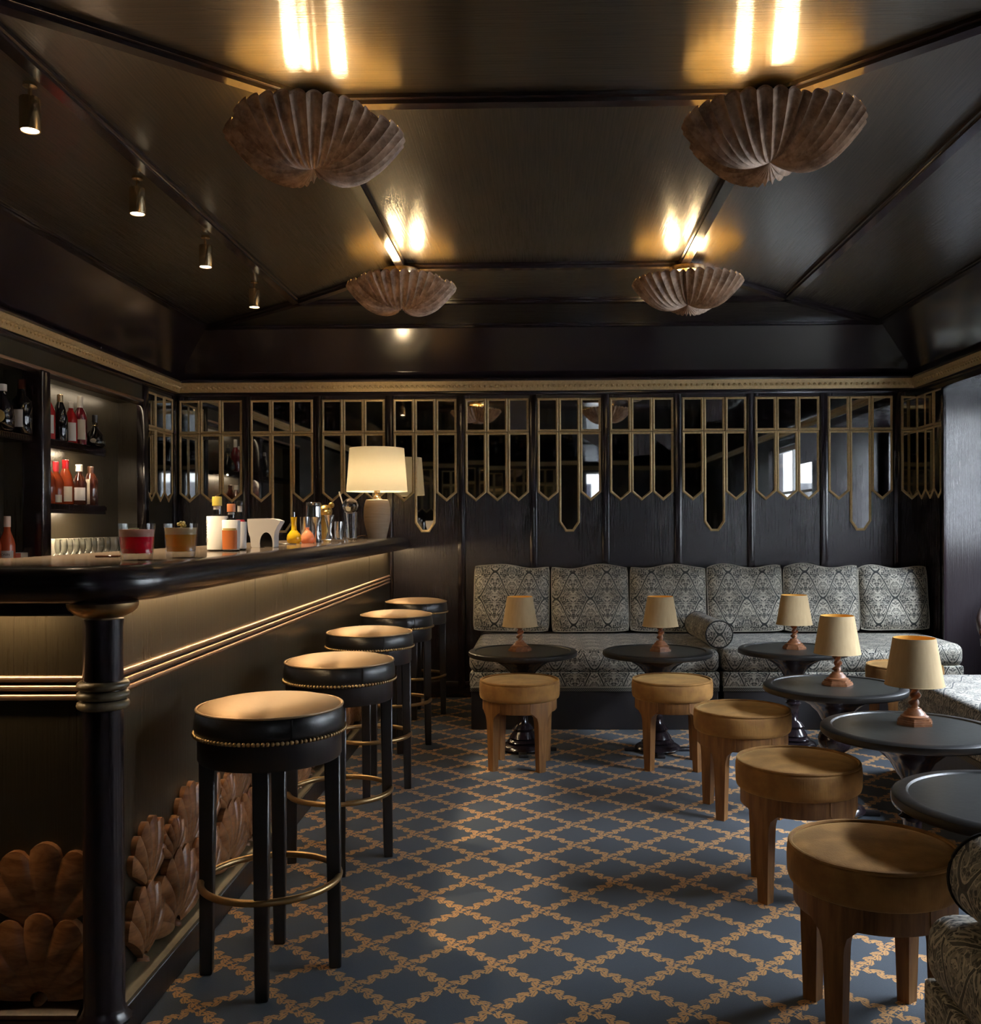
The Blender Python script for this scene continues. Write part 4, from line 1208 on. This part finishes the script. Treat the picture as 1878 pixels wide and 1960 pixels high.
# white porcelain creature-shaped holder with an arched glass opening
ph = thing('porcelain_holder', 'white porcelain holder with arched glass side and pointed snout', 'holder', (-1.149, 3.95, ZT))
out = [(-0.064, 0.118), (-0.0635, 0.095), (-0.060, 0.065), (-0.052, 0.040), (-0.049, 0.006), (-0.045, 0.0), (-0.014, 0.0)]
arch = [(-0.012 + 0.000, 0.004)] + [(0.0135 - 0.0265 * math.cos(PI * k / 10), 0.018 + 0.045 * math.sin(PI * k / 10)) for k in range(11)] + [(0.040, 0.004)]
rest = [(0.041, 0.0), (0.046, 0.003), (0.046, 0.045), (0.049, 0.066), (0.060, 0.088), (0.071, 0.104), (0.071, 0.110), (0.062, 0.112), (0.050, 0.117), (0.02, 0.120)]
MB().prism(out + arch + rest, 'y', -0.035, 0.035).build('porcelain_body', M['ceramic'], ph, angle=35)
MB().prism([(-0.012, 0.003)] + arch[1:-1] + [(0.040, 0.003)], 'y', -0.030, 0.030).build('glass_insert', M['glass_dark'], ph)
MB().box(-0.045, 0.045, -0.03, 0.03, -0.001, 0.0).build('foot', M['steel'], ph)

def item(x, y): return (x, y, ZT)
# oil bottle
bottle('oil_bottle', 'small round bottle of yellow oil with steel pourer', item(-1.238, 4.75), [(0.026, 0), (0.034, 0.012), (0.036, 0.028), (0.032, 0.045), (0.020, 0.060), (0.013, 0.068), (0.0125, 0.100), (0.015, 0.132)], M['liq_yellow'], (0.005, 0.13, 0.158), M['steel'])
bottle('bitters_flask', 'low round flask of pink bitters beside the yellow oil', item(-1.190, 4.83), [(0.028, 0), (0.034, 0.010), (0.035, 0.025), (0.030, 0.042), (0.018, 0.058), (0.009, 0.068), (0.009, 0.080)], M['liq_pink'], (0.010, 0.078, 0.09), M['glass'])
def steelware(name, label, x, y, prof, n=32, cat='jigger', mat=None):
    o = MB().lathe(prof, n).build(name, mat or M['steel'], None, item(x, y), 0, angle=50); return tag(o, label, cat)
steelware('cocktail_shaker', 'tall polished steel shaker tin upside down behind the jiggers', -1.255, 5.22, [(0, 0.215), (0.036, 0.215), (0.039, 0.211), (0.041, 0.19), (0.046, 0.0), (0.044, 0.0), (0.040, 0.19), (0, 0.205)], 40, 'shaker')
jp = [(0, 0), (0.022, 0), (0.021, 0.004), (0.010, 0.045), (0.011, 0.048), (0.010, 0.051), (0.028, 0.132), (0.0265, 0.132), (0.009, 0.055), (0, 0.054)]
steelware('jigger', 'double steel jigger in front of the shaker tin', -1.161, 4.90, jp)
steelware('mixing_beaker', 'flared steel beaker left of the shaker tin', -1.258, 5.05, [(0, 0), (0.020, 0), (0.021, 0.004), (0.028, 0.135), (0.0265, 0.135), (0.019, 0.006), (0, 0.006)], 32, 'beaker')
steelware('jigger', 'tall steel jigger standing on the little bar tray', -1.150, 5.15, [(r, z + .0135) for r, z in jp])
steelware('steel_cup', 'small straight steel cup on the tray beside the jigger', -1.105, 5.17, [(0, 0.0135), (0.022, 0.0135), (0.023, 0.018), (0.024, 0.110), (0.0225, 0.110), (0.021, 0.02), (0, 0.02)], 28, 'cup')
tr = thing('bar_tray', 'small steel tray on feet holding jigger and cup', 'tray', (-1.132, 5.16, ZT))
MB().box(-0.075, 0.075, -0.045, 0.045, 0.010, 0.0135, 0.001, 1).build('tray_plate', M['steel'], tr)
for sx in (-1, 1):
    for sy in (-1, 1): MB().lathe([(0, 0), (0.004, 0), (0.004, 0.010), (0, 0.010)], 10, (sx * .068, sy * .038, 0)).build('foot', M['steel'], tr)

# golden bear figure
br = thing('bear_figure', 'golden bear-headed figure standing among the bar tools', 'figurine', (-1.235, 5.42, ZT), 0.35)
b = MB().lathe([(0, 0), (0.030, 0), (0.032, 0.02), (0.028, 0.07), (0.030, 0.11), (0.034, 0.14), (0.030, 0.165), (0, 0.18)], 24)
b.build('body', M['gold'], br, angle=70)
MB().sphere((0, 0, 0.168), 0.040, 20, 12, sz=0.95).build('head', M['gold'], br, angle=80)
MB().sphere((0.004, -0.036, 0.160), 0.020, 16, 10, sz=0.8).build('muzzle', M['gold'], br, angle=80)
for s in (-1, 1):
    MB().sphere((s * .036, 0.004, 0.204), 0.017, 16, 10).build('ear', M['gold'], br, angle=80)
    MB().sphere((s * .014, -0.033, 0.180), 0.005, 8, 6).build('eye', M['cap_black'], br)

# water glass with globe lid and spoon
wg = thing('mixing_glass', 'tall clear mixing glass topped by a glass globe', 'glass', (-1.128, 5.60, ZT))
MB().lathe([(0, 0), (0.036, 0), (0.038, 0.004), (0.0385, 0.10), (0.040, 0.165), (0.0375, 0.165), (0.0355, 0.10), (0.034, 0.014), (0, 0.012)], 40).build('tumbler', M['glass_real'], wg, angle=40)
MB().lathe([(0, 0.0135), (0.0335, 0.0155), (0.0352, 0.075), (0, 0.075)], 32).build('water', glass('water', (0.95, 0.97, 0.97), 0, 1.33), wg)
MB().sphere((0, 0, 0.203), 0.046, 32, 20).build('glass_globe', M['glass_real'], wg, angle=80)
ss = MB().tube([(-0.028, 0.0, 0.02), (-0.045, 0.0, 0.15), (-0.085, 0.0, 0.285)], [0.0022, 0.0025, 0.0048], 8).build('stirring_spoon', M['straw'], None, (-1.125, 5.68, ZT + .004)); tag(ss, 'pale long stirring stick leaning behind the mixing glass', 'spoon')
kn = MB().box(-0.05, 0.05, -0.004, 0.004, 0, 0.006, 0.002, 1).build('bar_knife', M['steel'], None, (-1.212, 4.50, ZT)); tag(kn, 'steel bar knife lying between porcelain holder and oil', 'knife')
cb = MB().box(-0.035, 0.035, -0.012, 0.012, 0, 0.005, 0.001, 1).build('coaster', M['glass_brown'], None, (-1.278, 2.80, ZT)); tag(cb, 'thin dark coaster behind the red cocktail', 'coaster')

# ================================================================ BACK BAR
def lp(x, y, z): p_ = L(x, y); return (p_[0], p_[1], z)
GS = 'bottles on the niche shelves'
S1, S2, S3 = 1.7355, 1.3825, 1.0105
tall = lambda r, hs, h: [(r * .96, 0), (r, .004), (r, hs), (r * .85, hs + .02), (r * .36, hs + .055), (r * .34, h)]
cone = lambda r, hs, h: [(r * .96, 0), (r, .004), (r, hs), (r * .72, hs + .06), (r * .36, hs + .10), (r * .32, h)]
HP = PI * 0.42
bottle('spirit_bottle', 'red-orange bottle half hidden behind the niche post, upper shelf', lp(-2.66, 5.237, S1), tall(.036, .15, .23), M['liq_red'], (.014, .22, .25), M['cap_black'], (.03, .13, HP, .0368), M['label_w'], group=GS)
bottle('spirit_bottle', 'tall black bottle with gold neck on the upper shelf', lp(-2.66, 5.369, S1), cone(.042, .12, .23), M['glass_dark'], (.016, .215, .262), M['brass'], None, None, group=GS)
bottle('spirit_bottle', 'clear bottle with silver cap behind the black one', lp(-2.745, 5.55, S1), tall(.034, .15, .22), M['glass'], (.016, .20, .25), M['steel'], None, None, group=GS)
bottle('spirit_bottle', 'pinkish bottle with white ruled label on the upper shelf', lp(-2.66, 5.494, S1), tall(.035, .135, .21), M['liq_red'], (.015, .20, .235), M['cap_white'], (.01, .115, HP, .0358), M['label_w'], group=GS)
bottle('spirit_bottle', 'dark red bottle with big cream label and white capsule', lp(-2.66, 5.607, S1), tall(.037, .165, .25), M['liq_darkred'], (.0155, .215, .285), M['cap_white'], (.028, .145, HP, .0378), M['label'], group=GS)
bt = bottle('decanter_bottle', 'squat black decanter with oval cream label at shelf end', lp(-2.66, 5.798, S1), [(.045, 0), (.058, .010), (.060, .03), (.048, .075), (.026, .105), (.014, .125), (.013, .165)], M['glass_dark'], (.0165, .150, .195), M['cap_black'], None, None, group=GS)
o = MB().lathe([(0, 0), (.018, 0), (.018, .002), (0, .0025)], 24).build('oval_label', M['label'], bt); o.matrix_local = Matrix.Translation((0.016, -.0575, .036)) @ Matrix.Rotation(PI / 2 - 0.15, 4, 'X') @ Matrix.Scale(0.75, 4, (0, 1, 0))
MB().tube([(.0175 * math.cos(2 * PI * k / 20), .0175 * math.sin(2 * PI * k / 20), .130) for k in range(20)], .003, 6, True).build('neck_band', M['brass'], bt)
bottle('spirit_bottle', 'golden bottle half hidden behind the niche post, lower shelf', lp(-2.66, 5.232, S2), tall(.036, .13, .22), M['liq_amber'], (.016, .20, .235), M['cap_white'], None, None, group=GS)
bottle('spirit_bottle', 'square amber bottle with pale low label on the lower shelf', lp(-2.66, 5.318, S2), tall(.040, .120, .19), M['liq_amber'], (.016, .18, .235), M['red_seal'], (.008, .05, HP, .0408), M['label'], group=GS)
bottle('spirit_bottle', 'cone-shouldered red amber bottle with cream label on lower shelf', lp(-2.66, 5.428, S2), cone(.045, .105, .215), M['liq_amber'], (.018, .20, .252), M['liq_red'], (.015, .10, HP, .0458), M['label'], group=GS)
bottle('spirit_bottle', 'dark bottle with silvery neck and label on lower shelf', lp(-2.66, 5.591, S2), tall(.042, .125, .205), M['glass_brown'], (.020, .195, .235), M['cap_white'], (.025, .10, HP, .0428), M['label_w'], group=GS)
bottle('spirit_bottle', 'dark brown bottle with pale strip label ending the lower shelf', lp(-2.66, 5.741, S2), tall(.040, .145, .205), M['glass_brown'], (.019, .19, .232), M['wood_chair'], (.006, .155, 0.30, .0408), M['label'], group=GS)
bt = bottle('spirit_bottle', 'big-bellied black bottle with round gold emblem at picture edge', lp(-2.66, 4.781, S1), [(.045, 0), (.055, .008), (.058, .06), (.050, .12), (.022, .17), (.018, .22)], M['glass_dark'], (.022, .20, .235), M['label_w'], None, None, group=GS)
o = MB().lathe([(0, 0), (.032, 0), (.032, .003), (.028, .0045), (0, .0045)], 32).build('gold_emblem', M['gold_print'], bt); o.matrix_local = Matrix.Translation((0.014, -.0565, .07)) @ Matrix.Rotation(PI / 2, 4, 'X')
bottle('spirit_bottle', 'large black bottle with white label left of the niche post', lp(-2.66, 4.964, S1), [(.050, 0), (.053, .005), (.053, .15), (.046, .175), (.022, .205), (.019, .26)], M['glass_dark'], (.021, .235, .285), M['glass_brown'], (.035, .125, 0.6, .0538), M['label_w'], group=GS)
# syrup on the back counter
def syrup(label, y):
    t = bottle('syrup_bottle', label, lp(-2.675, y, S3), [(.034, 0), (.037, .005), (.037, .155), (.032, .180), (.016, .225), (.0145, .275)], M['liq_orange'], (.0165, .245, .300), M['cap_pink'], (.012, .125, HP, .0378), M['label_w'], group='orange syrup bottles on the back counter')
    return t
t = syrup('orange syrup bottle with fruit label left of the niche post', 4.85)
cu_ = bpy.data.curves.new('label_lettering', 'FONT'); cu_.body = 'MONIN'; cu_.size = 0.017; cu_.align_x = 'CENTER'; cu_.extrude = 0.0002
tmp_ = bpy.data.objects.new('lettering_source', cu_)
me_ = bpy.data.meshes.new_from_object(tmp_); bpy.data.objects.remove(tmp_)
me_.materials.clear(); me_.materials.append(M['ink'])
to = link('label_lettering', me_, t)
to.matrix_local = Matrix.Translation((0.006, -0.0392, 0.100)) @ Matrix.Rotation(PI / 2, 4, 'X')
for dx, dz, rr, mt in ((-.008, .045, .007, 'orange_print'), (.006, .040, .008, 'red_seal'), (.000, .062, .005, 'gold_print')):
    o = MB().lathe([(0, 0), (rr, 0), (rr, .0012), (0, .0015)], 18).build('fruit_print', M[mt], t); o.matrix_local = Matrix.Translation((dx, -.0378, dz)) @ Matrix.Rotation(PI / 2, 4, 'X')
syrup('orange syrup bottle cut off by the left picture edge', 4.72)
bx_ = thing('display_box', 'red and cream card box behind the syrup bottle', 'box', lp(-2.725, 5.00, S3), 1.2)
MB().box(-0.075, 0.075, -0.04, 0.04, 0, 0.110, 0.002, 1).build('carton', M['label'], bx_)
MB().box(-0.040, 0.010, -0.0406, -0.0402, 0.002, 0.108).build('red_stripe', M['box_red'], bx_)
# stemmed glasses
def glass_proto(label):
    t = thing('wine_glass', label, 'glass', (0, 0, 0), 0, 'clear stemmed glasses on the back counter')
    MB().lathe([(0, 0), (0.032, 0), (0.032, 0.0015), (0.006, 0.005), (0.0045, 0.012), (0.0042, 0.065), (0.006, 0.070), (0.020, 0.078), (0.032, 0.098), (0.036, 0.125), (0.034, 0.155), (0.031, 0.175),
                (0.0302, 0.175), (0.033, 0.155), (0.035, 0.125), (0.031, 0.099), (0.019, 0.080), (0, 0.076)], 28).build('bowl_and_stem', M['glass'], t, angle=60)
    return t
GL = [(-2.668, 5.313), (-2.668, 5.453), (-2.668, 5.607), (-2.668, 5.757), (-2.668, 5.943), (-2.742, 5.54), (-2.742, 5.69), (-2.742, 5.85), (-2.742, 6.02), (-2.742, 6.22)]
gp = None
for i, (x, y) in enumerate(GL):
    row = 'front' if i < 5 else 'rear'
    lb = '%s clear stemmed glass from the niche post, %s row' % (ORD[i % 5], row)
    if gp is None:
        gp = glass_proto(lb); gp.location = lp(x, y, S3)
    else: dup(gp, lp(x, y, S3), 0, lb)
